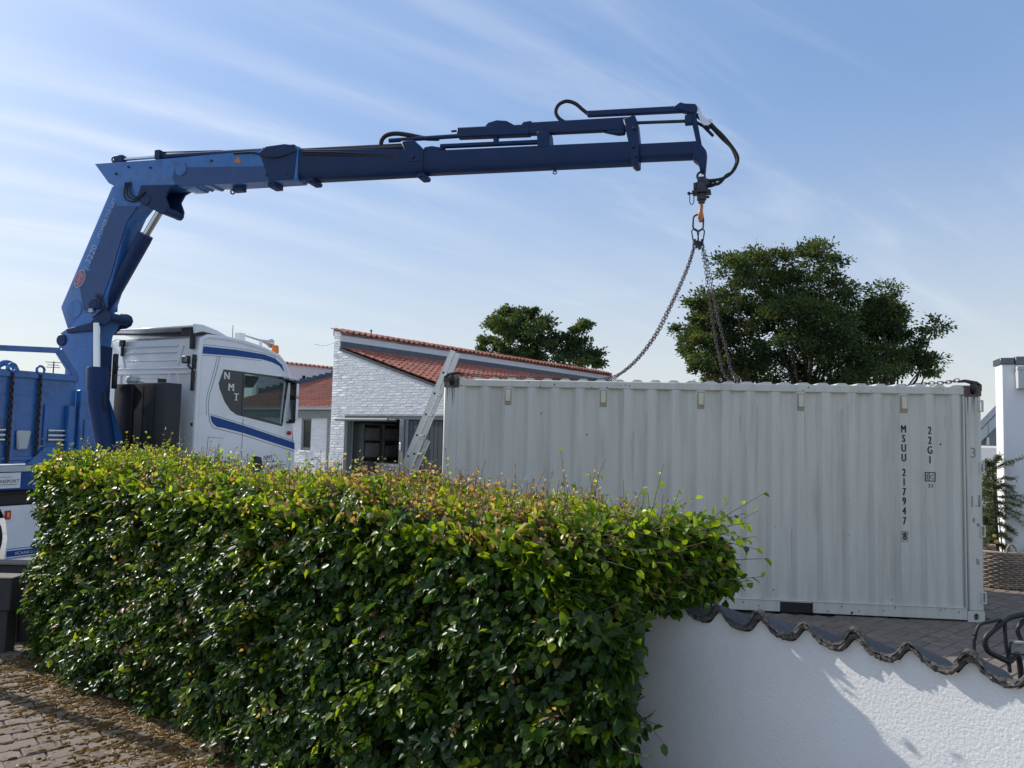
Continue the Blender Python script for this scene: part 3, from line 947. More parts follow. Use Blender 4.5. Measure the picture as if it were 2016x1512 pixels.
# corrugated roof: ridges run across
pr = [(0.02, 2.55)]
x = 0.10
while x < CL - 0.22:
    pr += [(x, 2.563), (x + 0.045, 2.596), (x + 0.115, 2.596), (x + 0.16, 2.563)]
    x += 0.2095
pr += [(CL - 0.02, 2.563), (CL - 0.02, 2.55)]
MB().prism(pr, 0.03, CW - 0.03).build('roof_panel', M['container'], cont, smooth=15)
MB().box((0.17, 0.06, 0.13), (CL - 0.1, CW - 0.06, 0.155)).build('floor', M['darkwood'], cont)
MB().box((0.03, 0.16, 0.12), (0.06, CW - 0.16, 2.5)).build('end_wall', M['container'], cont)
for s in (0, 1):
    y0 = 0.17 + s * 1.05
    d = MB().box((CL - 0.09, y0, 0.13), (CL - 0.05, y0 + 1.045, 2.48)).build('door', M['container'], cont, bevel=0.006)
    for yy in (0.28, 0.76): MB().cyl((CL - 0.03, y0 + yy, 0.08), (CL - 0.03, y0 + yy, 2.52), 0.017, 10).build('lock_rod', M['alu'], d)
for z in (0.20, 0.92, 1.62, 2.30):
    h = MB(); h.prism([(CL - 0.035, z), (CL + 0.020, z), (CL + 0.020, z + 0.13), (CL - 0.035, z + 0.13)], -0.008, 0.02, holes=[[(CL - 0.024, z + 0.014), (CL + 0.006, z + 0.014), (CL + 0.006, z + 0.116), (CL - 0.024, z + 0.116)]])
    h.build('hinge', M['container'], cont, bevel=0.003)
# small labyrinth vents under the top rail
for u_ in (0.768, 1.884, 3.0, 4.116, 5.235):
    v = MB().box((u_ - 0.040, -0.001, 2.275), (u_ + 0.040, 0.012, 2.468)).build('vent', M['ventrim'], cont, bevel=0.003)
    MB().box((u_ - 0.030, -0.018, 2.315), (u_ + 0.030, 0.0, 2.455)).build('vent_cover', M['contlight'], v, bevel=0.006)
# lettering follows the corrugations
def cfn(u0, z0, off=0.003):
    return lambda a, b: (u0 + a, surf(u0 + a) - off, z0 + b)


mb = MB()
for e_, o_ in ((-0.0035, 0.003), (0.0, 0.0033), (0.0035, 0.0036)):                # three passes make the strokes bold
    for s, z in zip('MSUU217947', (2.05, 1.945, 1.838, 1.73, 1.565, 1.46, 1.352, 1.248, 1.14, 1.032)):
        put_text(mb, s, cfn(5.23 + e_, z, o_), 0.122, 0.62)
    put_text(mb, '8', cfn(5.232 + e_, 0.862, o_), 0.122, 0.62)
mb.build('lettering', M['letterblk'], cont)
mb = MB()
fr = [(5.199, 0.845), (5.265, 0.845), (5.265, 0.958), (5.199, 0.958)]; fi = [(5.203, 0.849), (5.261, 0.849), (5.261, 0.954), (5.203, 0.954)]
mb.prism(fr, 0.0075, 0.0095, holes=[fi]); mb.build('check_digit_frame', M['letterblk'], cont)
mb = MB()
for e_, o_ in ((-0.0035, 0.003), (0.0, 0.0033), (0.0035, 0.0036)):
    for s, z in zip('22G1', (2.04, 1.93, 1.822, 1.715)): put_text(mb, s, cfn(5.509 + e_, z, o_), 0.122, 0.62)
mb.build('lettering', M['letterblk'], cont)
mb = MB()
put_text(mb, '33', cfn(5.512, 1.447), 0.060, 1.05)
mb.build('lettering', M['letterblk'], cont)
mb = MB()
fr = [(5.452, 1.515), (5.566, 1.515), (5.566, 1.618), (5.452, 1.618)]
mb.prism(fr, 0.006, 0.0085, holes=[[(5.461, 1.524), (5.493, 1.524), (5.493, 1.609), (5.461, 1.609)], [(5.501, 1.524), (5.557, 1.524), (5.557, 1.609), (5.501, 1.609)]])
mb.box((5.474, 0.006, 1.535), (5.481, 0.0085, 1.598)); put_text(mb, 'C', lambda a, b: (5.529 + a, 0.007, 1.541 + b), 0.072, 0.95)
mb.build('approval_mark', M['letterblk'], cont)
mb = MB(); put_text(mb, '3', lambda a, b: (5.965 + a, 0.003, 1.79 + b), 0.16, 0.9); mb.build('chalk_mark', M['graffiti'], cont)
mb = MB()
for (u_, z, w, h) in ((5.94, 1.25, 0.012, 0.12), (6.01, 1.25, 0.02, 0.13), (5.97, 1.26, 0.06, 0.006), (5.95, 1.08, 0.02, 0.05), (5.99, 1.04, 0.03, 0.03), (5.98, 0.62, 0.012, 0.07), (6.00, 0.62, 0.01, 0.06)):
    mb.box((u_, 0.0025, z), (u_ + w, 0.0055, z + h))
mb.build('paint_scrape', M['graffiti'], cont)
# rust runs below the top corner fittings
for base in (0.02, 5.90):
    mb = MB()
    for k in range(9):
        u_ = base + random.uniform(0.0, 0.13); L = random.uniform(0.06, 0.30); w = random.uniform(0.003, 0.009)
        mb.add([(u_, 0.0035, CH - 0.118), (u_ + w, 0.0035, CH - 0.118), (u_ + w * .3, 0.0035, CH - 0.118 - L)], [(0, 1, 2)])
    mb.build('rust_run', M['rust'], cont)

mb = MB()
for k in range(70):
    r1 = random.random()
    if r1 < 0.4: u_, z, y = random.uniform(0.2, 5.85), random.uniform(2.49, 2.565), 0.0012
    elif r1 < 0.75: u_, z, y = random.uniform(0.2, 5.85), random.uniform(0.03, 0.13), 0.0022
    else:
        u_, z = random.uniform(0.2, 5.85), random.choice([random.uniform(0.16, 0.45), random.uniform(0.5, 2.4)]); y = None
    w = random.uniform(0.003, 0.016); h = random.uniform(0.004, 0.02)
    pts = []
    for i in range(6):
        a = i * 1.047; uu = u_ + w * math.cos(a) * random.uniform(.5, 1); pts.append((uu, (surf(uu) - 0.002) if y is None else y, z + h * math.sin(a) * random.uniform(.5, 1)))
    mb.add(pts, [tuple(range(6))])
mb.build('rust_fleck', M['rust'], cont, kind='stuff')
mb = MB()
for k in range(24):
    u_ = random.uniform(0.25, 5.8); z1 = random.uniform(2.2, 2.47) if random.random() < .7 else random.uniform(0.5, 2.0); L = random.uniform(0.08, 0.7); w = random.uniform(0.002, 0.007)
    pts = [(u_ - w, surf(u_ - w) - 0.0015, z1), (u_ + w, surf(u_ + w) - 0.0015, z1), (u_ + w * .2, surf(u_ + w * .2) - 0.0015, z1 - L)]
    mb.add(pts, [(0, 1, 2)])
mb.build('dirt_run', M['dirtrun'], cont, kind='stuff')

# ================================================================== CHAIN SLING
def to_world(p): return Vector(p)


def link_ring(mb, c, d, side, ln, wd, r, n=12, k=5):
    """oval chain link centred c, long axis d"""
    d = Vector(d).normalized(); s = Vector(side); s = (s - d * s.dot(d)).normalized(); w = d.cross(s)
    vs = []; fs = []
    hl = ln / 2 - wd / 2
    for i in range(n):
        t = 2 * math.pi * i / n
        ca, sa = math.cos(t), math.sin(t)
        p = Vector(c) + d * (ca * wd / 2 + (hl if ca > 0 else -hl)) + s * sa * wd / 2
        o = d * ca + s * sa
        for j in range(k):
            q = 2 * math.pi * j / k
            vs.append(tuple(p + (o * math.cos(q) + w * math.sin(q)) * r))
    for i in range(n):
        for j in range(k):
            i2, j2 = (i + 1) % n, (j + 1) % k
            fs.append((i * k + j, i2 * k + j, i2 * k + j2, i * k + j2))
    mb.add(vs, fs)


def smooth_path(pts, step):
    P = [Vector(p) for p in pts]
    dense = []
    for i in range(len(P) - 1):
        p0, p1, p2, p3 = P[max(i - 1, 0)], P[i], P[i + 1], P[min(i + 2, len(P) - 1)]
        for t in np.linspace(0, 1, 16, endpoint=False):
            t2, t3 = t * t, t * t * t
            dense.append(0.5 * ((2 * p1) + (-p0 + p2) * t + (2 * p0 - 5 * p1 + 4 * p2 - p3) * t2 + (-p0 + 3 * p1 - 3 * p2 + p3) * t3))
    dense.append(P[-1])
    out = [dense[0]]; acc = 0
    for a, b in zip(dense, dense[1:]):
        L = (b - a).length
        while L > 0 and acc + L >= step:
            a = a + (b - a) * ((step - acc) / L); L = (b - a).length; acc = 0; out.append(a)
        acc += L
    return out


def chain(name, pts, parent, pitch=0.043):
    pp = smooth_path(pts, pitch)
    mb = MB()
    for i in range(len(pp) - 1):
        d = pp[i + 1] - pp[i]
        up = Vector((0.2, -0.9, 0.3)); s = d.cross(up).normalized()
        if i % 2: s = d.cross(s).normalized()
        s = s * math.cos(0.5) + d.cross(s).normalized() * math.sin(0.5)
        link_ring(mb, (pp[i] + pp[i + 1]) / 2, d, s, pitch * 1.55, pitch * 0.86, 0.0050)
    return mb.build(name, M['chain'], parent, smooth=80)


sling = root('chain_sling', (0, 0, 0), 0, 'four-legged lifting chain hanging slack from the crane hook onto the container', 'chain')
def on_roof(u_, v, z=2.615): return cont_m @ Vector((u_, v, z))
HKP = Vector((2.415, 10.06, 4.86))         # where the master link hangs in the hook
mb = MB(); link_ring(mb, HKP + Vector((0, 0, -0.075)), (0, 0, 1), (1, -0.1, 0), 0.22, 0.135, 0.0125, 20, 8)
ml = mb.build('master_link', M['steel'], sling, smooth=80)
for dx, tilt in ((-0.040, -0.20), (0.040, 0.12)):
    mb = MB(); link_ring(mb, HKP + Vector((dx, 0.0, -0.245)), (tilt, 0, 1), (0.9, -0.4, 0), 0.17, 0.075, 0.009, 16, 6)
    mb.build('sub_link', M['steel'], ml, smooth=80)
mb = MB()
for dx, dz, w, h in ((-0.052, -0.345, 0.03, 0.075), (-0.015, -0.37, 0.028, 0.095), (0.02, -0.385, 0.028, 0.10), (0.052, -0.345, 0.03, 0.08)):
    c_ = HKP + Vector((dx, 0, dz)); mb.box((c_.x - w / 2, c_.y - 0.03, c_.z - h / 2), (c_.x + w / 2, c_.y + 0.03, c_.z + h / 2))
    mb.cyl((c_.x - w * .6, c_.y - 0.02, c_.z + h * .4), (c_.x + w * .6, c_.y - 0.02, c_.z + h * .4), 0.018, 8)
mb.build('shortening_clutch', M['steel'], sling, bevel=0.008)
L1 = [(2.365, 10.05, 4.49), (2.281, 9.97, 4.206), (2.153, 9.89, 3.905), (2.008, 9.81, 3.596), (1.834, 9.73, 3.259), (1.612, 9.65, 2.954), (1.398, 9.57, 2.75), (1.20, 9.49, 2.65), on_roof(1.7, 0.5), on_roof(1.1, 0.34), on_roof(0.5, 0.12), on_roof(0.22, 0.06, 2.625), on_roof(0.09, 0.08, 2.61)]
L2 = [(2.385, 10.10, 4.49), (2.31, 10.18, 4.231), (2.20, 10.26, 3.937), (2.07, 10.34, 3.634), (1.91, 10.42, 3.302), (1.70, 10.5, 3.003), (1.49, 10.58, 2.80), (1.30, 10.66, 2.66), on_roof(1.6, 1.9), on_roof(0.9, 2.2), on_roof(0.09, 2.36)]
R1 = [(2.47, 10.05, 4.49), (2.532, 9.96, 4.142), (2.577, 9.87, 3.792), (2.62, 9.78, 3.448), (2.681, 9.69, 3.113), (2.74, 9.6, 2.78), on_roof(3.58, 0.62, 2.60), on_roof(3.75, 0.62, 2.60), on_roof(4.6, 0.60, 2.60), on_roof(5.30, 0.42, 2.60), on_roof(5.55, 0.12), on_roof(5.72, 0.06, 2.625), on_roof(5.86, 0.06, 2.66)]
R2 = [(2.475, 10.10, 4.49), (2.555, 10.19, 4.171), (2.625, 10.28, 3.837), (2.695, 10.37, 3.498), (2.79, 10.46, 3.156), (2.92, 10.55, 2.80), on_roof(3.80, 1.5, 2.6), on_roof(4.0, 1.5, 2.6), on_roof(5.0, 2.0, 2.6), on_roof(5.95, 2.36)]
for pts in (L1, L2, R1, R2):
    chain('chain', pts, sling)
mb = MB()
for u_, s in ((0.09, -1), (5.97, 1)):
    path = [on_roof(u_ - s * 0.13, 0.07, 2.635), on_roof(u_ - s * 0.06, 0.05, 2.645), on_roof(u_, 0.03, 2.628), on_roof(u_ + s * 0.05, 0.02, 2.618), on_roof(u_ + s * 0.088, 0.02, 2.595), on_roof(u_ + s * 0.094, 0.02, 2.53)]
    mb.tube(path, [0.012, 0.018, 0.022, 0.022, 0.018, 0.01], 8)
    mb.tube([on_roof(u_, 0.0, 2.61), on_roof(u_ + s * 0.005, -0.006, 2.55), on_roof(u_ + s * 0.004, -0.004, 2.50)], [0.030, 0.036, 0.012], 8)
mb.build('container_hook', M['steel'], sling, smooth=80)

# ================================================================== LADDER
lad = root('ladder', (0, 0, 0), CY, 'silver extension ladder leaning on the left end of the container', 'ladder')
lad.matrix_basis = cont_m
b0 = Vector((-1.108, 0.0, 0.0)); dirl = Vector((0.055 + 1.108, 0, 2.94)).normalized(); nl = Vector((-dirl.z, 0, dirl.x))
LLEN = 3.16


def lpt(s, v, o): q = b0 + dirl * s + nl * o; return (q.x, v, q.z)


def rail(s0, s1, v0, v1, o0, o1):
    mb = MB(); A = [(v0, o0), (v1, o0), (v1, o1), (v0, o1)]
    mb.loft([[lpt(s0, v, o) for v, o in A], [lpt(s1, v, o) for v, o in A]]); return mb


for name, s0, s1, o0, o1, v0, v1 in (('upper_section', 0.5, LLEN, 0.0, 0.058, 0.36, 0.76), ('lower_section', 0.0, 1.98, -0.068, -0.008, 0.33, 0.79)):
    mb = MB()
    for va in (v0, v1 - 0.025):
        A = [(va, o0), (va + 0.025, o0), (va + 0.025, o1), (va, o1)]
        mb.loft([[lpt(s0, v, o) for v, o in A], [lpt(s1, v, o) for v, o in A]])
        for oo in (o0 - 0.003, o1 - 0.004):       # flanges of the channel
            A = [(va - 0.006, oo), (va + 0.031, oo), (va + 0.031, oo + 0.007), (va - 0.006, oo + 0.007)]
            mb.loft([[lpt(s0, v, o) for v, o in A], [lpt(s1, v, o) for v, o in A]])
    sec = mb.build(name, M['alu'], lad)
    s = s0 + 0.12
    while s < s1 - 0.05:
        r_ = MB(); r_.cyl(lpt(s, v0 + 0.02, (o0 + o1) / 2), lpt(s, v1 - 0.02, (o0 + o1) / 2), 0.016, 10)
        r_.build('rung', M['alu'], sec)
        e_ = MB(); e_.cyl(lpt(s, v0 - 0.002, (o0 + o1) / 2), lpt(s, v0 + 0.01, (o0 + o1) / 2), 0.014, 10); e_.build('rung_end', M['black'], sec)
        s += 0.28

# ================================================================== CRANE TRUCK
TA = math.atan2(0.890390, 0.455199)
truck_m = TR(-5.42, 13.3, 0) @ rotz(TA)
truck = root('crane_truck', (-5.42, 13.3, 0), TA, 'white and blue truck with a long blue loading crane reaching over the yard', 'truck')
truck.matrix_basis = truck_m
# truck space: x forward from the rear corner of the cab, y to the left across the cab, z up
GZ = ROAD_Z
CABW = 2.46
prof = [(0.06, 0.45), (0.0, 1.2), (0.0, 3.05), (0.04, 3.48), (0.16, 3.54), (0.55, 3.56), (1.0, 3.54), (1.5, 3.47), (1.90, 3.37), (2.10, 3.22), (2.22, 2.98), (2.34, 2.2), (2.43, 1.6), (2.47, 1.1), (2.47, 0.30), (1.80, 0.30), (1.72, 0.9), (1.40, 1.12), (1.0, 1.12), (0.72, 0.9), (0.62, 0.45)]
glz = [(1.05, 2.94), (1.05, 2.21), (2.03, 2.035), (2.11, 2.86), (2.0, 2.90)]
cab = MB()
cab.prism(prof, 0.0, 0.05, holes=[glz]); cab.prism(prof, CABW - 0.05, CABW, holes=[glz])
skin = prof[:14]
ins = [(x + 0.04 * (1 if x < 1.2 else -1), z - 0.04 if z > 1 else z) for x, z in skin]
for i in range(len(skin) - 1):                       # back, roof and front skins between the side plates
    a, b = skin[i], skin[i + 1]
    if 9 <= i <= 11: continue                         # windscreen opening
    ai, bi = ins[i], ins[i + 1]
    cab.add([(a[0], 0.05, a[1]), (b[0], 0.05, b[1]), (b[0], CABW - 0.05, b[1]), (a[0], CABW - 0.05, a[1]),
             (ai[0], 0.05, ai[1]), (bi[0], 0.05, bi[1]), (bi[0], CABW - 0.05, bi[1]), (ai[0], CABW - 0.05, ai[1])],
            [(0, 1, 2, 3), (7, 6, 5, 4), (0, 4, 5, 1), (3, 2, 6, 7)])
cab = cab.build('cab', M['white'], truck, bevel=0.02, seg=2, smooth=50)
# soft rear and roof corners
mb = MB()
for y in (0.02, CABW - 0.02):
    mb.tube([(0.012, y, 0.5), (0.012, y, 3.05), (0.045, y, 3.46), (0.16, y, 3.515), (0.55, y, 3.535), (1.0, y, 3.515), (1.5, y, 3.445), (1.90, y, 3.345), (2.09, y, 3.2), (2.21, y, 2.97)], 0.045, 10)
mb.build('corner_trim', M['white'], cab, smooth=80)
MB().prism([(prof[9][0], prof[9][1]), (prof[10][0], prof[10][1]), (prof[11][0], prof[11][1]), (prof[12][0], prof[12][1]), (prof[12][0] - 0.02, prof[12][1]), (prof[11][0] - 0.02, prof[11][1]), (prof[10][0] - 0.02, prof[10][1]), (prof[9][0] - 0.02, prof[9][1])], 0.06, CABW - 0.06).build('windscreen', M['glass'], cab)
for y in (0.02, CABW - 0.028): MB().prism(glz, y, y + 0.008).build('side_glass', M['glass'], cab)
# dark surround: opaque rear panel and frame round the glass
sur = [(0.545, 2.975), (0.45, 2.72), (0.475, 2.62), (0.60, 2.40), (0.74, 2.25), (0.90, 2.17), (2.07, 1.985), (2.19, 2.93), (2.08, 2.955)]
MB().prism(sur, -0.005, -0.0005, holes=[glz]).build('window_surround', M['slate'], cab)
MB().box((1.0, -0.0075, 2.17), (1.02, -0.005, 2.95)).build('window_seal', M['black'], cab)
rim = [(x, z) for x, z in ((0.52, 3.02), (0.415, 2.72), (0.44, 2.60), (0.57, 2.37), (0.72, 2.21), (0.89, 2.125), (2.10, 1.935), (2.23, 2.97), (2.09, 3.0))]
MB().prism(rim, -0.0035, -0.0002, holes=[sur]).build('window_rim', M['white'], cab, bevel=0.001)
seat = MB(); seat.box((0.75, 0.35, 1.3), (0.95, 0.85, 2.45)); seat.box((0.78, 0.47, 2.47), (0.9, 0.73, 2.70)); seat.box((0.75, 1.6, 1.3), (0.95, 2.1, 2.45)); seat.box((0.78, 1.72, 2.47), (0.9, 1.98, 2.7))
seat.build('seat', M['black'], cab, bevel=0.05, seg=2)
MB().box((0.3, 0.06, 1.0), (2.2, CABW - 0.06, 1.2)).build('cab_floor', M['black'], cab)
MB().prism([(1.15, 2.96), (1.95, 2.96), (1.78, 2.72), (1.5, 2.80), (1.3, 2.76), (1.16, 2.84)], 0.5, 0.8).build('sun_shelf', M['black'], cab, bevel=0.03)
# painted bands
up = [(0.055, 3.335), (0.8, 3.358), (1.50, 3.345), (1.80, 3.295), (1.99, 3.19), (2.06, 3.07), (2.045, 3.065), (1.93, 3.16), (1.72, 3.215), (1.45, 3.245), (0.8, 3.24), (0.065, 3.208)]
low = [(0.303, 2.139), (0.70, 2.06), (1.085, 1.979), (1.8, 1.815), (2.425, 1.672), (2.443, 1.534), (1.8, 1.678), (1.1, 1.84), (0.62, 1.925), (0.46, 1.945), (0.38, 1.99), (0.33, 2.05)]
mb = MB(); mb.prism(up, -0.004, -0.0005); mb.prism(low, -0.004, -0.0005); mb.build('blue_band', M['stripe'], cab)
mb = MB()
def strip(path, w=0.008):
    for (a, b) in zip(path, path[1:]):
        d = Vector((b[0] - a[0], b[1] - a[1])).normalized(); n_ = Vector((-d.y, d.x)) * w / 2
        mb.prism([(a[0] + n_.x, a[1] + n_.y), (b[0] + n_.x, b[1] + n_.y), (b[0] - n_.x, b[1] - n_.y), (a[0] - n_.x, a[1] - n_.y)], -0.0042, -0.0003)
strip([(0.455, 3.20), (0.36, 2.82), (0.262, 2.50), (0.243, 2.33), (0.262, 2.16), (0.30, 2.02), (0.38, 1.925), (0.62, 1.885), (1.1, 1.80), (1.8, 1.638), (2.445, 1.494)])
strip([(0.40, 3.20), (0.31, 2.84), (0.215, 2.52), (0.195, 2.33), (0.215, 2.14)], 0.006)
strip([(0.303, 2.165), (1.085, 2.005), (2.425, 1.698)], 0.006)
strip([(1.055, 2.13), (1.06, 1.15)], 0.008); strip([(2.30, 1.50), (2.31, 1.0)], 0.008); strip([(2.36, 1.66), (2.37, 1.9)], 0.006)
strip([(0.055, 3.365), (0.8, 3.388), (1.5, 3.372), (1.82, 3.318)], 0.006); strip([(0.065, 3.18), (0.8, 3.212), (1.45, 3.216)], 0.006)
strip([(0.28, 1.76), (0.62, 1.74)], 0.006); strip([(0.28, 1.76), (0.25, 1.3)], 0.006)
mb.build('door_line', M['pinstripe'], cab)
for s, t, z in (('N', 0.625, 2.805), ('M', 0.735, 2.605), ('T', 0.865, 2.435)):
    mb = MB()
    for e_, o_ in ((-0.006, 0.008), (0.0, 0.0085), (0.006, 0.009)): put_text(mb, s, lambda a, b: (t + a + e_, -o_, z + b), 0.185, 1.0)
    mb.box((t - 0.062, -0.0095, z - 0.002), (t - 0.022, -0.0075, z + 0.010)) if s != 'T' else mb.box((t - 0.032, -0.0095, z - 0.002), (t + 0.032, -0.0075, z + 0.010))
    if s == 'M': mb.box((t + 0.03, -0.0095, z - 0.002), (t + 0.085, -0.0075, z + 0.010))
    mb.build('lettering', M['lettering'], cab)
mb = MB(); put_text(mb, 'NMT', lambda a, b: (1.73 + a, -0.004, 1.335 + b), 0.13, 0.85); mb.build('lettering', M['letterblk'], cab)
mb = MB(); put_text(mb, 'TRANSPORT', lambda a, b: (1.86 + a, -0.004, 1.16 + b), 0.125, 0.95); mb.build('lettering', M['letterblk'], cab)
MB().box((1.5, -0.004, 1.298), (2.14, -0.001, 1.308)).build('printed_line', M['letterblk'], cab)
MB().lathe([(0, -0.04), (0.03, -0.035), (0.042, -0.015), (0.042, 0.015), (0.03, 0.035), (0, 0.04)], 14, c=(2.24, -0.03, 1.86)).build('side_lamp', M['red'], cab, smooth=60)
MB().prism([(1.30, 1.12), (1.28, 1.30), (1.36, 1.42), (1.48, 1.40), (1.52, 1.25), (1.5, 1.12)], -0.09, -0.002).build('door_handle', M['black'], cab, bevel=0.03, seg=2)
# mirror on the front corner
mb = MB(); mb.box((2.20, -0.20, 2.10), (2.30, -0.04, 2.54)); mb.box((2.20, -0.20, 2.58), (2.30, -0.04, 2.84)); mr_ = mb.build('mirror', M['white'], cab, bevel=0.04, seg=3)
MB().box((2.188, -0.185, 2.13), (2.199, -0.055, 2.51)).build('mirror_glass', M['chrome'], mr_); MB().box((2.188, -0.185, 2.60), (2.199, -0.055, 2.82)).build('mirror_glass', M['chrome'], mr_)
mb = MB(); mb.box((2.17, -0.15, 2.05), (2.27, 0.02, 2.09)); mb.box((2.12, -0.15, 2.85), (2.27, 0.02, 2.90)); mb.box((2.192, -0.205, 2.08), (2.215, -0.035, 2.86)); mb.build('mirror_arm', M['black'], cab, bevel=0.015)
MB().box((2.03, -0.16, 2.92), (2.25, -0.002, 2.965)).build('visor', M['white'], cab, bevel=0.012)
# roof deflector: raised flap with side fin
mb = MB()
mb.prism([(-0.10, 3.66), (-0.10, 3.69), (0.20, 3.69), (0.66, 3.59), (0.64, 3.565), (0.2, 3.655)], 0.10, CABW - 0.10)
mb.build('roof_deflector', M['white'], cab, bevel=0.01)
MB().prism([(-0.08, 3.715), (0.10, 3.72), (0.42, 3.66), (0.66, 3.58), (0.62, 3.56), (0.10, 3.60), (-0.06, 3.55)], 0.05, 0.11).build('deflector_fin', M['white'], cab, bevel=0.015, seg=2)
mb = MB(); mb.box((-0.05, 0.10, 3.56), (0.02, 0.42, 3.66)); mb.tube([(-0.06, 0.16, 3.62), (-0.03, 0.16, 3.30)], 0.03, 8); mb.box((-0.07, 0.10, 3.28), (-0.005, 0.18, 3.52))
mb.box((-0.06, 1.93, 3.38), (0.0, 2.05, 3.50)); mb.box((-0.05, 1.96, 3.20), (-0.005, 2.01, 3.4)); mb.tube([(-0.04, 0.45, 3.57), (-0.04, 1.4, 3.58), (-0.04, 2.3, 3.62)], 0.022, 8)
mb.build('deflector_stay', M['black'], cab, bevel=0.008)
# rear wall: beads and pressed panel edges
mb = MB()
for z in (2.96, 2.87): mb.tube([(-0.006, 0.06, z), (-0.006, CABW - 0.05, z)], 0.022, 8)
for (y0, z0, y1, z1) in ((0.5, 2.86, 0.36, 1.4), (0.72, 2.86, 0.60, 1.4), (1.75, 2.86, 1.9, 1.4), (2.0, 2.86, 2.12, 1.4), (0.42, 3.36, 0.52, 3.0), (2.05, 3.36, 1.92, 3.0)):
    mb.tube([(-0.002, y0, z0), (-0.002, y1, z1)], 0.026, 8)
for z in (3.36, 3.25, 3.1): mb.tube([(-0.001, 0.55, z), (-0.001, 1.9, z)], 0.014, 6)
for (y0, y1, z0, z1) in ((1.0, 1.62, 2.55, 2.8),):
    mb.tube([(-0.002, y0, z0), (-0.002, y0, z1), (-0.002, y1, z1), (-0.002, y1, z0)], 0.016, 6)
mb.build('rear_bead', M['white'], cab, smooth=80)
mb = MB(); mb.box((-0.10, 0.02, 2.93), (-0.03, 0.06, 3.18)); mb.box((-0.11, 0.0, 2.55), (-0.06, 0.06, 2.90)); mb.box((-0.03, 0.01, 2.70), (0.0, 0.05, 3.10)); mb.tube([(-0.08, 0.03, 2.9), (-0.14, 0.10, 2.98), (-0.09, 0.12, 3.05)], 0.02, 8); mb.build('lamp_bracket', M['black'], cab, bevel=0.01)
wlp = MB().box((-0.19, 0.06, 3.02), (-0.11, 0.22, 3.15)).build('work_lamp', M['black'], cab, bevel=0.015)
MB().box((-0.197, 0.08, 3.04), (-0.188, 0.20, 3.13)).build('lens', M['chrome'], wlp)
MB().box((-0.01, 0.02, 1.95), (0.0, 0.12, 2.0)).build('rear_marker', M['black'], cab)
# horn, aerial and beacon on the roof
mb = MB(); mb.box((1.28, 0.42, 3.50), (1.42, 0.55, 3.75)); mb.cyl((1.42, 0.48, 3.72), (2.0, 0.48, 3.66), 0.018, 10); mb.tube([(1.85, 0.48, 3.675), (2.05, 0.48, 3.655), (2.16, 0.48, 3.645)], [0.02, 0.045, 0.095], 16); mb.box((1.86, 0.46, 3.36), (1.9, 0.5, 3.67))
mb.build('air_horn', M['chrome'], cab, smooth=40)
MB().cyl((1.55, 0.9, 3.45), (1.55, 0.9, 3.95), 0.006, 6).build('aerial', M['black'], cab)
MB().cyl((2.10, 0.30, 3.15), (2.10, 0.30, 3.44), 0.05, 14).build('beacon_base', M['black'], cab)
MB().lathe([(0, 0), (0.068, 0), (0.072, 0.02), (0.066, 0.13), (0.05, 0.155), (0, 0.16)], 18, c=(2.10, 0.30, 3.44)).build('beacon', M['orange'], cab, smooth=60)
# chassis, front wheels
MB().box((-8.0, 0.75, 0.55), (2.2, 1.0, 0.85)).build('chassis_rail', M['black'], truck)
MB().box((-8.0, 1.5, 0.55), (2.2, 1.75, 0.85)).build('chassis_rail', M['black'], truck)


def wheel(x, y, side):
    r = 0.505
    a = MB()
    prof_ = [(0.28, -0.13), (0.46, -0.145), (0.495, -0.12), (r, -0.08), (r, 0.08), (0.495, 0.12), (0.46, 0.145), (0.28, 0.13)]
    n = 40; vs = []; fs = []
    for (q, o) in prof_:
        for k in range(n):
            t = 2 * math.pi * k / n; vs.append((x + q * math.cos(t), y + o * side, GZ + r + q * math.sin(t)))
    for i in range(len(prof_) - 1):
        for k in range(n): fs.append((i * n + k, i * n + (k + 1) % n, (i + 1) * n + (k + 1) % n, (i + 1) * n + k))
    a.add(vs, fs)
    t_ = a.build('wheel', M['rubber'], truck, smooth=35)
    b = MB(); vs = []; fs = []
    pr2 = [(0.285, -0.14), (0.27, -0.10), (0.20, -0.02), (0.12, -0.05), (0.11, -0.12), (0.0, -0.12)]
    for (q, o) in pr2:
        for k in range(24):
            t = 2 * math.pi * k / 24; vs.append((x + q * math.cos(t), y + o * side, GZ + r + q * math.sin(t)))
    for i in range(len(pr2) - 1):
        for k in range(24): fs.append((i * 24 + k, i * 24 + (k + 1) % 24, (i + 1) * 24 + (k + 1) % 24, (i + 1) * 24 + k))
    b.add(vs, fs).build('rim', M['steel'], t_, smooth=35)


for x in (1.22, -3.56, -4.9):
    wheel(x, 0.16, 1); wheel(x, CABW - 0.16, -1)
# black tank and box behind the cab
mb = MB(); mb.box((-0.62, 0.02, 0.7), (-0.30, 0.80, 2.655)); tk = mb.build('hydraulic_tank', M['black'], truck, bevel=0.025, seg=2)
MB().box((-0.66, 0.82, 0.7), (-0.27, 1.27, 2.64)).build('tank_half', M['black'], tk, bevel=0.025, seg=2)
mb = MB(); mb.lathe([(0.0, 0), (0.09, 0), (0.09, 0.04), (0.115, 0.05), (0.115, 0.11), (0.09, 0.14), (0, 0.14)], 18, c=(-0.45, 1.08, 2.64)); mb.tube([(-0.45, 0.98, 2.70), (-0.45, 0.84, 2.69), (-0.45, 0.8, 2.66)], 0.02, 8); mb.build('filler_cap', M['palegrey'], tk, smooth=40)
MB().cyl((-0.46, 0.33, 2.65), (-0.46, 0.33, 2.73), 0.07, 12).build('filler_cap', M['black'], tk)
for y in (0.28, 0.55): MB().box((-0.628, y, 0.8), (-0.618, y + 0.02, 2.6)).build('tank_rib', M['black'], tk)
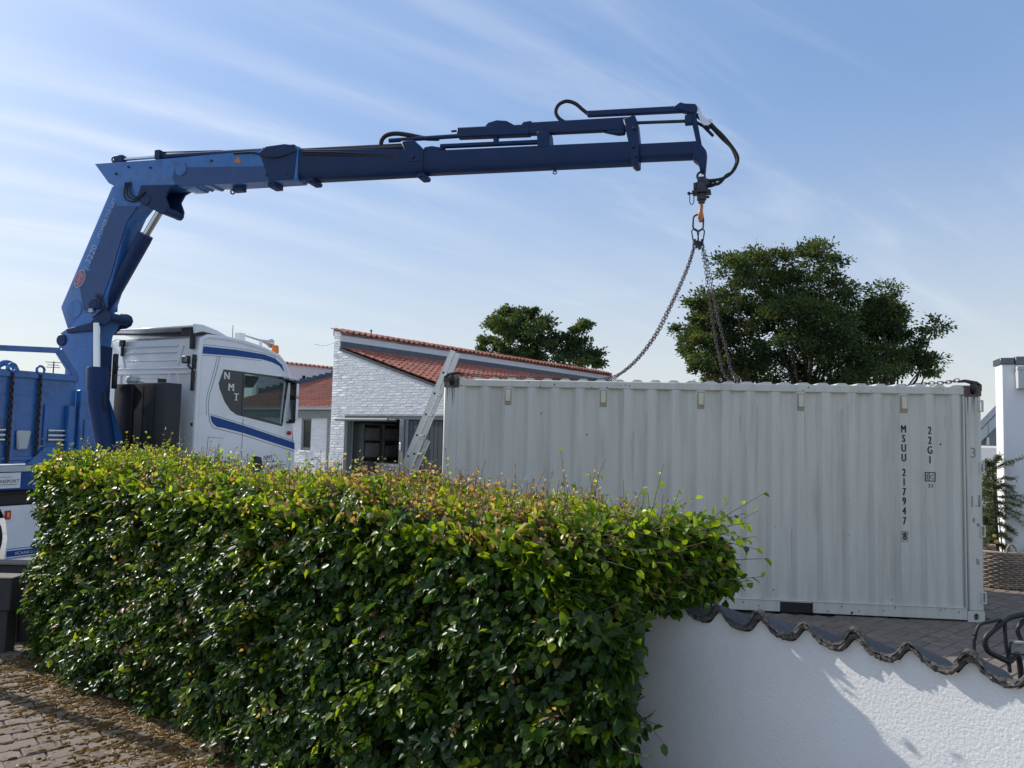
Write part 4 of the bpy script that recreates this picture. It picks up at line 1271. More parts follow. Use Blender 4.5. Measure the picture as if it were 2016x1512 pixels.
# load bed
DK = 1.335
bed = MB().box((-8.2, 0.0, 1.255), (-1.55, 2.46, DK)).build('load_bed', M['palegrey'], truck, bevel=0.006)
mb = MB()
for k in range(120):
    x = -3.9 + k * 0.02
    for j in range(7):
        y = 0.02 + j * 0.03 + (k % 2) * 0.015
        mb.add([(x - 0.008, y - 0.003, DK + .0005), (x + 0.008, y + 0.003, DK + .0005), (x, y + 0.006, DK + 0.004), (x, y - 0.006, DK + 0.004)], [(0, 1, 2), (0, 3, 1)])
mb.build('tread_pattern', M['alu'], bed)
MB().box((-8.2, 0.012, 1.005), (-2.2, 0.06, 1.252)).build('bed_side', M['stripe'], bed, bevel=0.006)
mb = MB(); mb.box((-8.2, 0.12, 0.80), (-2.2, 0.3, 1.002)); mb.box((-8.2, 0.06, 0.95), (-2.2, 0.12, 0.985)); mb.build('under_frame', M['black'], bed, bevel=0.01)
mb = MB(); mb.prism([(-3.05, 0.06), (-3.02, 0.35), (-3.06, 0.60), (-3.16, 0.795), (-1.30, 0.795), (-1.30, 0.06)], 0.0, 0.006); sk = mb.build('side_skirt', M['white'], truck)
mb = MB(); mb.box((-3.025, -0.004, 0.105), (-1.30, -0.001, 0.185)); mb.box((-3.025, -0.004, 0.205), (-1.30, -0.001, 0.213)); mb.box((-3.025, -0.004, 0.078), (-1.30, -0.001, 0.086)); mb.build('blue_band', M['stripe'], sk)
mb = MB(); put_text(mb, 'SCANIA', lambda a, b: (-2.80 + a, -0.0065, 0.124 + b), 0.055, 1.2); mb.build('lettering', M['lettering'], sk)
am = MB().box((-3.085, -0.02, 0.615), (-3.005, -0.002, 0.735)).build('marker_lamp', M['red'], sk, bevel=0.008)
MB().box((-3.062, -0.028, 0.64), (-3.03, -0.0205, 0.71)).build('lens', M['amber'], am, bevel=0.006)
sg = MB().box((-4.35, -0.006, 1.035), (-2.905, 0.010, 1.243)).build('name_board', M['lettering'], bed)
mb = MB(); put_text(mb, 'TRANSPORT', lambda a, b: (-3.11 + a, -0.009, 1.108 + b), 0.064, 1.05); mb.build('lettering', M['letterblk'], sg)
mb = MB(); put_text(mb, 'NMT', lambda a, b: (-3.47 + a, -0.009, 1.108 + b), 0.064, 1.05); mb.build('lettering', M['letterblk'], sg)
MB().box((-3.75, -0.009, 1.082), (-2.95, -0.0065, 1.088)).build('printed_line', M['letterblk'], sg); MB().box((-3.75, -0.009, 1.185), (-3.02, -0.0065, 1.189)).build('printed_line', M['letterblk'], sg)
# blue tipping body above the bed
PY = 0.20
body = MB().box((-8.2, PY, DK + 0.02), (-2.05, PY + 0.06, 2.60)).build('drop_side', M['blue'], bed, bevel=0.008)
mb = MB(); mb.box((-8.2, PY - 0.03, 2.56), (-2.03, PY + 0.09, 2.66)); mb.box((-8.2, PY - 0.02, 1.40), (-2.05, PY - 0.001, 1.46))
for x in (-2.98, -2.52, -4.2): mb.box((x, PY - 0.03, 1.40), (x + 0.06, PY - 0.001, 2.2))
mb.prism([(-2.75, DK), (-2.48, 1.60), (-2.30, 1.60), (-2.30, DK)], PY - 0.05, PY - 0.002); mb.prism([(-3.45, DK), (-3.25, 1.58), (-3.1, 1.62), (-3.1, DK)], PY - 0.05, PY - 0.002)
mb.build('side_frame', M['blue'], body, bevel=0.008)
for z in (1.69, 1.755, 1.825):
    MB().cyl((-2.46, PY - 0.03, z), (-2.10, PY - 0.03, z), 0.026, 12).build('lashing_bar', M['chrome'], body, smooth=60)
    MB().cyl((-3.9, PY - 0.03, z), (-3.06, PY - 0.03, z), 0.026, 12).build('lashing_bar', M['chrome'], body, smooth=60)
MB().prism([(-2.90, 1.82), (-2.70, 1.82), (-2.74, 1.55), (-2.88, 1.55)], PY - 0.06, PY - 0.004).build('step_plate', M['palegrey'], body, bevel=0.02)
for x in (-3.03, -2.64):
    MB().box((x, PY - 0.04, 1.36), (x + 0.045, PY - 0.031, 2.62)).build('ratchet_strap', M['rubber'], body)
    mb = MB()
    for k in range(18):
        z = 2.52 - k * 0.052
        link_ring(mb, (x + 0.02, PY - 0.055, z), (0, 0, 1), (1, 0, 0) if k % 2 else (0, 1, 0), 0.07, 0.042, 0.007, 10, 5)
    mb.build('lashing_chain', M['chain'], body, smooth=80)
    MB().torus((x + 0.02, PY - 0.03, 2.69), (1, 0, 0), (0, 0, 1), 0.055, 0.055, 0.018, 18, 8).build('lashing_ring', M['blue'], body, smooth=80)
mb = MB(); mb.box((-2.20, PY - 0.10, 1.42), (-2.10, PY - 0.005, 2.20)); mb.box((-2.095, PY - 0.07, 1.42), (-2.06, PY - 0.005, 2.19)); mb.box((-2.05, PY - 0.13, 1.42), (-1.93, PY - 0.002, 2.44)); mb.build('stanchion', M['blue'], body, bevel=0.012)
mb = MB(); mb.box((-1.99, PY - 0.136, 1.7), (-1.975, PY - 0.131, 2.0)); mb.build('stanchion_plate', M['black'], body)
# upper loading frame and stakes on the far side
mb = MB(); mb.loft([[(-8.0, 0.20, 2.60), (-8.0, 0.28, 2.60), (-8.0, 0.28, 2.67), (-8.0, 0.20, 2.67)], [(-2.32, 0.20, 2.965), (-2.32, 0.28, 2.965), (-2.32, 0.28, 3.045), (-2.32, 0.20, 3.045)]])
mb.loft([[(-2.36, 0.20, 2.97), (-2.30, 0.20, 3.04), (-2.30, 0.28, 3.04), (-2.36, 0.28, 2.97)], [(-2.08, 0.20, 2.60), (-2.02, 0.20, 2.66), (-2.02, 0.28, 2.66), (-2.08, 0.28, 2.60)]])
mb.build('top_frame', M['blue'], body, bevel=0.006)
for (x, y, z) in ((-3.42, 2.3, 2.80), (-3.15, 2.3, 2.82), (-2.42, 2.3, 2.93), (-2.08, 2.3, 2.95)):
    MB().cyl((x, y, 1.4), (x, y, z), 0.028, 8).build('stake', M['steel'], bed)
mb = MB(); mb.torus((-2.62, 1.0, 2.66), (1, 0, 0), (0, 0, 1), 0.15, 0.15, 0.045, 28, 8)
for k in range(3):
    a = k * math.pi / 3 + 0.5; mb.cyl((-2.62 - 0.15 * math.cos(a), 1.0, 2.66 - 0.15 * math.sin(a)), (-2.62 + 0.15 * math.cos(a), 1.0, 2.66 + 0.15 * math.sin(a)), 0.012, 6)
mb.box((-2.72, 0.98, 1.5), (-2.66, 1.02, 2.6)); mb.build('hose_reel', M['blue'], bed, smooth=50)

# ---- crane: built in its own slewing plane (x outwards along the boom, y across, z up)
CB = Vector((-6.98819, 12.97861, 0)); CE = math.atan2(-0.294464, 0.955663)
CM = truck_m.inverted() @ TR(CB.x, CB.y, 0) @ rotz(CE)


def CMB(): return MB(CM)


col_ = CMB().prism([(-0.50, 0.9), (-0.50, 2.9), (-0.60, 3.10), (-0.66, 3.22), (-0.69, 3.36), (-0.65, 3.46), (-0.56, 3.51), (-0.44, 3.56), (-0.20, 3.80), (0.30, 3.78), (0.36, 3.74), (0.10, 3.45), (0.07, 3.30), (0.09, 2.4), (0.42, 1.75), (0.42, 0.9)], -0.19, 0.19).build('crane_column', M['blue'], truck, bevel=0.02, seg=2)
mb = CMB(); mb.prism([(0.02, 3.62), (0.22, 3.845), (0.36, 3.82), (0.44, 3.78), (0.475, 3.70), (0.44, 3.62), (0.34, 3.575), (0.22, 3.565), (0.10, 3.48), (-0.45, 3.45), (-0.50, 3.52)], -0.235, -0.195)
mb.prism([(0.02, 3.62), (0.22, 3.845), (0.36, 3.82), (0.44, 3.78), (0.475, 3.70), (0.44, 3.62), (0.34, 3.575), (0.22, 3.565), (0.10, 3.48), (-0.45, 3.45), (-0.50, 3.52)], 0.195, 0.235)
mb.cyl((0.375, -0.24, 3.70), (0.375, 0.24, 3.70), 0.085, 16); mb.cyl((-0.60, -0.22, 3.34), (-0.60, 0.22, 3.34), 0.10, 16); mb.build('knuckle_plate', M['navy'], col_, bevel=0.012)
mb = CMB(); mb.box((0.092, -0.16, 0.9), (0.14, 0.16, 3.25)); mb.build('column_guard', M['navy'], col_, bevel=0.01)
CMB().cyl((0.205, -0.27, 3.60), (0.262, -0.27, 2.82), 0.056, 16).build('lift_ram_rod', M['chrome'], col_, smooth=60)
CMB().tube([(0.262, -0.27, 2.87), (0.262, -0.27, 2.84), (0.30, -0.27, 2.4), (0.50, -0.27, 1.7), (0.6, -0.27, 1.2)], [0.15, 0.165, 0.165, 0.15, 0.13], 18).build('lift_ram', M['navy'], col_, smooth=40)
CMB().tube(smooth_path([(0.47, -0.30, 2.45), (0.53, -0.34, 2.42), (0.56, -0.34, 2.28), (0.50, -0.32, 2.12)], 0.025), 0.018, 8).build('hose', M['rubber'], col_, smooth=80)
mb = CMB(); mb.box((-0.7, -0.45, 0.9), (0.75, 0.45, 1.5)); mb.box((0.22, -0.6, 1.0), (0.45, 0.6, 1.4)); mb.build('crane_base', M['navy'], col_, bevel=0.03)
mb = CMB(); mb.box((0.10, 0.2, 2.55), (0.14, 0.3, 3.15)); mb.tube([(0.13, 0.22, 3.0), (0.20, 0.22, 2.92), (0.15, 0.22, 2.8)], 0.025, 8); mb.build('valve_block', M['steel'], col_, bevel=0.01)

arm = CMB().prism([(0.22, 5.93), (-0.716, 3.909), (-0.521, 3.50), (0.00, 3.50), (0.20, 3.95), (0.36, 4.40), (0.48, 4.85), (0.58, 5.20), (0.70, 5.44), (0.88, 5.62), (1.15, 5.84), (0.9, 6.0), (0.4, 6.05)], -0.16, 0.16).build('main_boom', M['blue'], truck, bevel=0.035, seg=2)
mb = CMB(); mb.prism([(0.30, 5.60), (0.05, 5.0), (-0.30, 4.2), (-0.20, 3.85), (0.12, 3.85), (0.33, 4.40), (0.455, 4.86), (0.60, 5.30), (0.80, 5.56)], -0.176, -0.161); mb.build('boom_side_patch', M['deepblue'], arm, bevel=0.006)  # thin darker blue sheet over the inner half of the boom side
mb = CMB(); mb.tube([(0.817 + 0.02, -0.0, 5.12), (0.80, 0, 5.05), (0.20, 0, 4.10), (0.10, 0, 3.95), (0.09, 0, 3.82)], [0.125, 0.125, 0.12, 0.10, 0.07], 20); mb.build('knuckle_ram', M['navy'], arm, smooth=40)
CMB().cyl((0.81, 0, 5.07), (1.20, 0, 5.64), 0.058, 18).build('ram_rod', M['chrome'], arm, smooth=60)
mb = CMB(); mb.cyl((0.02, -0.21, 3.93), (0.02, 0.21, 3.93), 0.09, 14); mb.box((0.0, -0.20, 3.86), (0.16, 0.20, 4.02)); mb.build('pivot_pin', M['navy'], arm, bevel=0.01)
CMB().cyl((-0.40, -0.172, 3.86), (-0.40, 0.172, 3.86), 0.16, 22).build('pivot_boss', M['blue'], arm, bevel=0.008)
mb = CMB(); mb.box((-0.05, -0.215, 3.80), (0.03, -0.18, 3.86)); mb.build('grease_plate', M['palegrey'], arm)
# lettering along the boom, reading upwards
bd_ = Vector((0.22 + 0.716, 0, 5.93 - 3.909)).normalized(); bn_ = Vector((bd_.z, 0, -bd_.x))     # along, inward
bo = Vector((-0.716, 0, 3.909))


def bfn(s0, d0):
    # baseline along the boom, glyph tops towards the left edge
    def f(a, b):
        p = bo + bd_ * (s0 + a) + bn_ * (d0 - b); return (p.x, -0.1795, p.z)
    return f


for st_, s0_, d0_, z_, x_ in (('3220', 1.06, 0.245, 0.165, 1.05), ('POWER', 1.535, 0.225, 0.108, 0.92), ('TO', 1.80, 0.225, 0.108, 0.92), ('LIFT', 2.005, 0.225, 0.108, 0.92), ('|', 0.81, 0.26, 0.17, 0.6)):
    mb = CMB(); put_text(mb, st_, bfn(s0_, d0_), z_, x_); mb.build('lettering', M['letterdim'], arm)
oc = bo + bd_ * 0.60 + bn_ * 0.165
mb = CMB(); n = 28
ov = lambda ru, rv, y: [tuple(oc + bd_ * ru * math.cos(2 * math.pi * k / n) + bn_ * rv * math.sin(2 * math.pi * k / n) + Vector((0, y, 0))) for k in range(n)]
mb.add(ov(0.165, 0.105, -0.178), [tuple(range(n))]); ob = mb.build('badge', M['letterdim'], arm)
mb = CMB(); mb.add(ov(0.148, 0.088, -0.1805), [tuple(range(n))]); mb.build('badge_field', M['redbadge'], ob)
mb = CMB(); put_text(mb, 'HMF', lambda a, b: tuple(oc + bd_ * a + bn_ * (0.048 - b) + Vector((0, -0.183, 0))), 0.135, 0.85); mb.build('lettering', M['letterdim'], ob)

ob_ = CMB()
ob_.prism([(-0.189, 6.37), (0.142, 6.004), (0.30, 5.93), (0.925, 5.85), (1.594, 5.835), (1.70, 5.795), (1.93, 5.79), (1.96, 5.83), (2.02, 5.80), (2.05, 5.835), (2.22, 5.795), (2.25, 5.83), (2.45, 5.81), (3.80, 5.785), (3.80, 6.32), (2.4, 6.325), (1.0, 6.335)], -0.15, 0.15)
outer_ = ob_.build('outer_boom', M['blue'], truck, bevel=0.02, seg=2)
mb = CMB(); mb.prism([(0.86, 5.90), (1.594, 5.86), (1.447, 5.80), (1.369, 5.673), (1.441, 5.52), (1.43, 5.42), (1.38, 5.38), (1.30, 5.39), (1.19, 5.447), (1.07, 5.504), (0.90, 5.58), (0.80, 5.7)], -0.20, -0.155)
mb.prism([(0.86, 5.90), (1.594, 5.86), (1.447, 5.80), (1.369, 5.673), (1.441, 5.52), (1.43, 5.42), (1.38, 5.38), (1.30, 5.39), (1.19, 5.447), (1.07, 5.504), (0.90, 5.58), (0.80, 5.7)], 0.155, 0.20)
mb.cyl((1.35, -0.21, 5.45), (1.35, 0.21, 5.45), 0.07, 14); mb.cyl((1.0, -0.215, 5.64), (1.0, 0.215, 5.64), 0.09, 16)
mb.build('knuckle_bracket', M['navy'], outer_, bevel=0.012)
CMB().prism([(1.55, 5.83), (1.45, 6.0), (1.50, 6.16), (3.6, 6.02), (3.6, 5.80)], -0.156, -0.151).build('wear_plate', M['deepblue'], outer_)
mb = CMB(); mb.lathe([(0, 0), (0.11, 0), (0.09, 0.03), (0, 0.03)], 20, c=(0, 0, 0)); 
mb = CMB(); mb.cyl((1.62, -0.172, 6.12), (1.62, -0.15, 6.12), 0.11, 20); mb.build('pivot_cover', M['blue'], outer_, bevel=0.01)
mb = CMB(); mb.prism([(2.63, 6.14), (2.78, 6.13), (2.71, 6.25)], -0.158, -0.152); mb.build('warning_sticker', M['copper'], outer_)
mb = CMB(); mb.box((2.55, -0.06, 5.72), (2.74, 0.06, 5.80)); mb.torus((2.52, 0, 5.735), (1, 0, 0), (0, 0, 1), 0.04, 0.04, 0.014, 14, 6); mb.box((3.25, -0.12, 5.72), (3.38, 0.12, 5.80)); mb.build('lug', M['navy'], outer_, bevel=0.012)
mb = CMB(); mb.prism([(3.10, 6.28), (3.22, 6.36), (3.55, 6.37), (3.70, 6.34), (3.78, 6.27), (3.74, 5.80), (3.3, 5.80)], -0.162, -0.152); mb.prism([(3.10, 6.28), (3.22, 6.36), (3.55, 6.37), (3.70, 6.34), (3.78, 6.27), (3.74, 5.80), (3.3, 5.80)], 0.152, 0.162); mb.box((3.15, -0.15, 6.30), (3.72, 0.15, 6.355)); mb.build('boom_head', M['navy'], outer_, bevel=0.015)
# extension ram on top of the outer boom
mb = CMB(); mb.box((0.12, -0.06, 6.33), (0.31, 0.06, 6.52)); mb.build('ram_mount', M['navy'], outer_, bevel=0.015)
CMB().cyl((0.28, 0, 6.452), (1.02, 0, 6.435), 0.030, 12).build('ram_rod', M['chrome'], outer_, smooth=60)
mb = CMB(); mb.tube([(1.0, 0, 6.435), (2.35, 0, 6.38), (3.2, 0, 6.345)], 0.05, 14); mb.box((1.0, -0.08, 6.375), (1.10, 0.08, 6.525)); mb.build('extension_ram', M['navy'], outer_, smooth=40)
CMB().tube([(1.1, 0.03, 6.52), (2.25, 0.03, 6.445), (2.40, 0.03, 6.40)], 0.012, 6).build('oil_pipe', M['navy'], outer_)
CMB().tube(smooth_path([(0.14, -0.03, 6.50), (0.08, -0.03, 6.49), (0.07, -0.03, 6.44), (0.12, -0.03, 6.42), (0.07, -0.03, 6.39), (0.14, -0.03, 6.36)], 0.025), 0.014, 6).build('hose', M['rubber'], outer_, smooth=80)


def section(a, b, w, nm='boom_section'):
    """tapered hexagonal boom section; a, b = (x, top, bottom)"""
    def S(q, k=1.0):
        x, t, bt = q; ch = (t - bt) * 0.24
        return [(x, -w, t), (x, w, t), (x, w, bt + ch), (x, w * .62, bt), (x, -w * .62, bt), (x, -w, bt + ch)]
    return CMB().loft([S(a), S(b)]).build(nm, M['navy'], outer_, bevel=0.008)


section((3.55, 6.29, 5.80), (5.90, 6.10, 5.735), 0.135)
section((5.6, 6.085, 5.755), (9.03, 5.935, 5.64), 0.115)
section((8.7, 5.915, 5.70), (9.86, 5.87, 5.655), 0.095)
CMB().box((3.95, -0.15, 5.73), (4.08, 0.15, 5.80)).build('slide_stop', M['navy'], outer_, bevel=0.02); CMB().box((5.80, -0.13, 5.67), (5.93, 0.13, 5.745)).build('slide_stop', M['navy'], outer_, bevel=0.02)
mb = CMB(); mb.tube([(3.72, 0.0, 6.305), (5.55, 0.0, 6.225)], 0.035, 10); mb.tube([(3.72, -0.08, 6.25), (5.72, -0.08, 6.165)], 0.028, 8); mb.build('extension_rod', M['steel'], outer_, smooth=60)
mb = CMB(); mb.prism([(5.52, 6.25), (5.74, 6.25), (5.84, 6.14), (5.88, 5.90), (5.66, 5.90), (5.60, 6.08)], -0.142, 0.142); mb.build('section_head', M['navy'], outer_, bevel=0.02)
CMB().tube(smooth_path([(5.14, 0, 6.20), (5.145, 0, 6.33), (5.22, 0, 6.41), (5.38, 0, 6.425), (5.60, 0, 6.38), (5.85, 0, 6.31), (6.1, 0, 6.28)], 0.025), 0.034, 10).build('hose', M['rubber'], outer_, smooth=80)
mb = CMB(); mb.tube([(5.29, -0.03, 6.312), (6.42, -0.03, 6.28)], 0.032, 10); mb.tube([(5.33, 0.05, 6.35), (6.42, 0.05, 6.32)], 0.010, 6); mb.build('extension_rod', M['navy'], outer_, smooth=60)
mb = CMB(); mb.loft([[(6.39, -0.07, 6.25), (6.39, 0.07, 6.25), (6.39, 0.07, 6.40), (6.39, -0.07, 6.40)], [(7.50, -0.07, 6.19), (7.50, 0.07, 6.19), (7.50, 0.07, 6.34), (7.50, -0.07, 6.34)]])
mb.build('ram_housing', M['navy'], outer_, bevel=0.015)
mb = CMB(); mb.box((6.28, -0.02, 6.36), (6.40, 0.02, 6.385)); mb.prism([(6.80, 6.36), (6.87, 6.43), (7.0, 6.455), (7.15, 6.43), (7.28, 6.35)], -0.05, 0.05); mb.prism([(7.36, 6.32), (7.40, 6.385), (7.52, 6.39), (7.56, 6.32)], -0.06, 0.06); mb.build('hose_guard', M['navy'], outer_, bevel=0.02, seg=2)
mb = CMB(); mb.tube([(6.12, 0, 6.16), (7.70, 0, 6.085)], 0.036, 12); mb.prism([(5.88, 6.15), (6.0, 6.16), (6.2, 6.11), (6.05, 6.08), (5.86, 6.09)], -0.05, 0.05); mb.build('extension_ram', M['navy'], outer_, smooth=50)
mb = CMB(); mb.prism([(7.62, 6.20), (7.80, 6.20), (7.815, 6.08), (7.80, 5.96), (7.64, 5.97)], -0.12, 0.12); mb.build('ram_post', M['navy'], outer_, bevel=0.012); CMB().box((6.95, -0.04, 6.10), (7.02, 0.04, 6.25)).build('ram_post', M['navy'], outer_, bevel=0.012)
mb = CMB(); mb.loft([[(7.48, -0.06, 6.20), (7.48, 0.06, 6.20), (7.48, 0.06, 6.375), (7.48, -0.06, 6.375)], [(8.98, -0.06, 6.13), (8.98, 0.06, 6.13), (8.98, 0.06, 6.31), (8.98, -0.06, 6.31)]])
mb.prism([(8.55, 6.14), (8.76, 6.08), (8.86, 6.08), (8.86, 6.2)], -0.05, 0.05); mb.build('ram_housing', M['navy'], outer_, bevel=0.03, seg=2)
mb = CMB(); mb.prism([(8.84, 6.26), (9.0, 6.30), (9.035, 6.21), (9.07, 5.90), (9.06, 5.62), (8.96, 5.62), (8.93, 5.88)], -0.13, 0.13); mb.box((8.98, -0.14, 5.60), (9.06, 0.14, 5.66)); mb.build('ram_bracket', M['navy'], outer_, bevel=0.015)
CMB().cyl((8.98, 0, 6.235), (9.70, 0, 6.19), 0.022, 12).build('ram_rod', M['steel'], outer_, smooth=60)
mb = CMB(); mb.loft([[(8.32, -0.04, 6.385), (8.32, 0.04, 6.385), (8.32, 0.04, 6.465), (8.32, -0.04, 6.465)], [(9.72, -0.04, 6.31), (9.72, 0.04, 6.31), (9.72, 0.04, 6.395), (9.72, -0.04, 6.395)]])
mb.prism([(9.50, 6.38), (9.60, 6.445), (9.66, 6.42), (9.80, 6.40), (9.83, 6.35), (9.80, 6.27), (9.70, 6.29), (9.6, 6.33)], -0.055, 0.055); mb.build('hose_channel', M['navy'], outer_, bevel=0.012)
mb = CMB(); mb.box((9.66, -0.05, 6.14), (9.76, 0.05, 6.26)); mb.loft([[(9.72, -0.035, 6.30), (9.80, -0.035, 6.30), (9.80, 0.035, 6.30), (9.72, 0.035, 6.30)], [(9.82, -0.035, 5.84), (9.885, -0.035, 5.84), (9.885, 0.035, 5.84), (9.82, 0.035, 5.84)]]); mb.tube([(9.80, 0, 6.27), (9.90, 0, 6.18), (9.99, 0, 6.06)], 0.03, 8); mb.tube([(9.78, 0.05, 6.20), (9.9, 0.05, 6.12), (10.03, 0.05, 5.97)], 0.022, 8); mb.build('end_link', M['navy'], outer_, bevel=0.01)
CMB().prism([(9.83, 6.37), (9.85, 6.34), (9.90, 6.22), (9.95, 6.17), (10.02, 6.17), (10.02, 6.12), (9.97, 6.085), (9.91, 6.09), (9.87, 6.14), (9.84, 6.23)], -0.05, -0.038).build('guard_plate', M['alu'], outer_, bevel=0.003)
CMB().prism([(9.76, 5.885), (9.86, 5.855), (9.955, 5.72), (9.935, 5.46), (9.865, 5.47), (9.85, 5.58), (9.80, 5.62), (9.76, 5.66)], -0.10, 0.10).build('boom_tip', M['navy'], outer_, bevel=0.02)
CMB().tube(smooth_path([(8.02, 0, 6.33), (7.92, 0, 6.40), (7.865, 0, 6.50), (7.90, 0, 6.60), (8.01, 0, 6.645), (8.14, 0, 6.60), (8.25, 0, 6.50), (8.34, 0, 6.42)], 0.025), 0.026, 10).build('hose', M['rubber'], outer_, smooth=80)
for o, dz in ((-0.03, 0.0), (0.025, -0.018)):
    CMB().tube(smooth_path([(9.98, o, 6.14 + dz), (10.06, o, 6.04 + dz), (10.15, o, 5.94 + dz * 1.5), (10.26, o, 5.79), (10.335 + dz, o, 5.66), (10.345 + dz, o, 5.57), (10.29 + dz, o, 5.45), (10.20, o, 5.375 - dz * 2), (10.10, o, 5.345 + dz * 2), (9.94, o, 5.34 + dz * 2)], 0.025), 0.021, 10).build('hose', M['rubber'], outer_, smooth=80)
mb = CMB(); mb.torus((7.87, 0, 5.63), (1, 0, 0), (0, 0, 1), 0.025, 0.025, 0.008, 12, 6); mb.box((7.86, -0.01, 5.64), (7.885, 0.01, 5.69)); mb.build('shackle', M['steel'], outer_, smooth=60)
# pipework, bolts and stickers along the boom
for yy, z0, z1, r_ in ((-0.148, 6.22, 6.02, 0.012), (-0.150, 6.185, 5.99, 0.009)):
    CMB().tube([(3.85, yy, z0), (4.4, yy, z0 - 0.05), (5.5, yy + 0.02, z1 + 0.02)], r_, 6).build('oil_pipe', M['steel'], outer_, smooth=80)
for x, z in ((3.25, 6.2), (3.62, 6.2), (3.25, 5.9), (3.62, 5.9), (1.0, 6.2), (0.55, 6.25), (0.3, 6.15), (2.2, 6.22), (5.74, 5.98), (8.985, 5.85), (9.02, 5.72), (9.00, 6.1)):
    CMB().cyl((x, -0.175, z), (x, -0.10, z), 0.020, 8).build('bolt', M['steel'], outer_, bevel=0.004)
CMB().tube(smooth_path([(2.62, -0.16, 6.30), (3.0, -0.165, 6.28), (3.2, -0.17, 6.2), (3.45, -0.172, 6.17), (3.75, -0.16, 6.23)], 0.025), 0.014, 6).build('hose', M['rubber'], outer_, smooth=80)
for o in (-0.02, 0.03):
    CMB().tube([(0.25, -0.205, 5.52 + o), (0.05, -0.20, 5.1 + o), (-0.22, -0.195, 4.45 + o), (-0.25, -0.20, 4.1 + o), (-0.15, -0.21, 3.75)], 0.011, 6).build('hose', M['rubber'], arm, smooth=80) if o > 1 else None
for o in (0.0, 0.05, 0.10):
    CMB().tube(smooth_path([(0.62 - o, -0.17, 5.98), (0.66 - o, -0.20, 5.80 - o), (0.78, -0.20, 5.70 - o * .6), (0.98, -0.215, 5.78)], 0.025), 0.013, 6).build('hose', M['rubber'], arm, smooth=80)
for o in (0.0, 0.045):
    CMB().tube(smooth_path([(0.08, -0.21, 4.06 + o), (0.22 + o, -0.24, 3.98), (0.26 + o, -0.24, 3.86), (0.20, -0.24, 3.78), (0.05, -0.22, 3.70)], 0.025), 0.013, 6).build('hose', M['rubber'], arm, smooth=80)
# rotator and hook hanging below the tip
rt_ = CMB()
RX = 9.887
rt_.torus((RX - 0.01, 0, 5.42), (1, 0, 0), (0, 0, 1), 0.05, 0.055, 0.017, 14, 6); rt_.box((RX - 0.055, -0.05, 5.34), (RX + 0.055, 0.05, 5.40))
rt_.box((RX - 0.03, -0.075, 5.27), (RX + 0.09, 0.075, 5.36)); rt_.cyl((RX, 0, 5.20), (RX, 0, 5.33), 0.085, 18); rt_.box((RX - 0.105, -0.06, 5.23), (RX - 0.06, 0.06, 5.32))
rt_.cyl((RX - 0.17, 0, 5.193), (RX + 0.11, 0, 5.193), 0.013, 8); rt_.box((RX - 0.12, -0.10, 5.182), (RX + 0.12, 0.10, 5.205)); rt_.cyl((RX, 0, 5.09), (RX, 0, 5.18), 0.062, 16); rt_.cyl((RX, 0, 5.05), (RX, 0, 5.09), 0.045, 14); rt_.cyl((RX + 0.04, 0, 5.13), (RX + 0.10, 0, 5.13), 0.018, 8)
rt_.box((RX - 0.185, -0.02, 5.178), (RX - 0.15, 0.02, 5.215))
rt_ = rt_.build('rotator', M['steel'], truck, bevel=0.006)
mb = CMB(); mb.torus((RX + 0.13, -0.02, 5.29), (1, 0, 0.2), (0, 0, 1), 0.055, 0.03, 0.011, 14, 6); mb.build('hose_coil', M['rubber'], rt_, smooth=80)
mb = CMB(); mb.tube([(RX - 0.10, 0, 5.19), (RX - 0.10, 0, 5.08), (RX - 0.115, 0, 5.045), (RX - 0.14, 0, 5.045), (RX - 0.155, 0, 5.08), (RX - 0.155, 0, 5.19)], 0.007, 6); mb.build('locking_pin', M['steel'], rt_, smooth=80)
mb = CMB(); mb.tube([(RX, 0, 5.07), (RX, 0, 5.0), (RX - 0.005, -0.035, 4.96), (RX - 0.012, -0.05, 4.90), (RX - 0.012, -0.03, 4.845), (RX - 0.008, 0.01, 4.825), (RX - 0.002, 0.05, 4.85), (RX + 0.004, 0.06, 4.90), (RX + 0.006, 0.05, 4.95)], [0.020, 0.022, 0.026, 0.030, 0.032, 0.032, 0.028, 0.022, 0.010], 12)
mb.build('hook', M['copper'], rt_, smooth=80)

# ================================================================== GARDEN WALL with wave tile coping
wall_m = Matrix(((WD.x, WN.x, 0, WP.x), (WD.y, WN.y, 0, WP.y), (0, 0, 1, 0), (0, 0, 0, 1)))
gw = root('garden_wall', (0, 0, 0), 0, 'white rendered garden wall with a wavy grey tile coping in the right foreground', 'wall')
gw.matrix_basis = wall_m
WPIT = 0.1883; WH = 1.190; WAMP = 0.058


def wave(s):
    """underside height of the coping along the wall; crests at s = k * pitch"""
    t = (s / WPIT) % 1.0
    if t > 0.5: t -= 1.0
    # narrow crest, wide rounded trough sitting a little right of the middle
    c = math.exp(-(abs(t) / 0.185) ** 2.2) if t < 0 else math.exp(-(t / 0.26) ** 1.9)
    return WH - WAMP + WAMP * c


S0, S1 = -3.2 * WPIT, 11 * WPIT
ss = np.arange(S0, S1, 0.012)
mb = MB()
TILT = math.tan(D2R(17.5))
n_ = len(ss)
rows = [(0.0, lambda s: ROAD_Z), (0.0, lambda s: wave(s) - 0.003), (0.03, lambda s: wave(s) - 0.004 - 0.03 * TILT), (0.24, lambda s: wave(s) - 0.012 - 0.24 * TILT), (0.24, lambda s: ROAD_Z)]
vs = [(s, y, f(s)) for y, f in rows for s in ss]
mb.add(vs, [(r * n_ + i, r * n_ + i + 1, (r + 1) * n_ + i + 1, (r + 1) * n_ + i) for r in range(4) for i in range(n_ - 1)])
gwall = mb.build('wall', M['stucco'], gw, smooth=60)


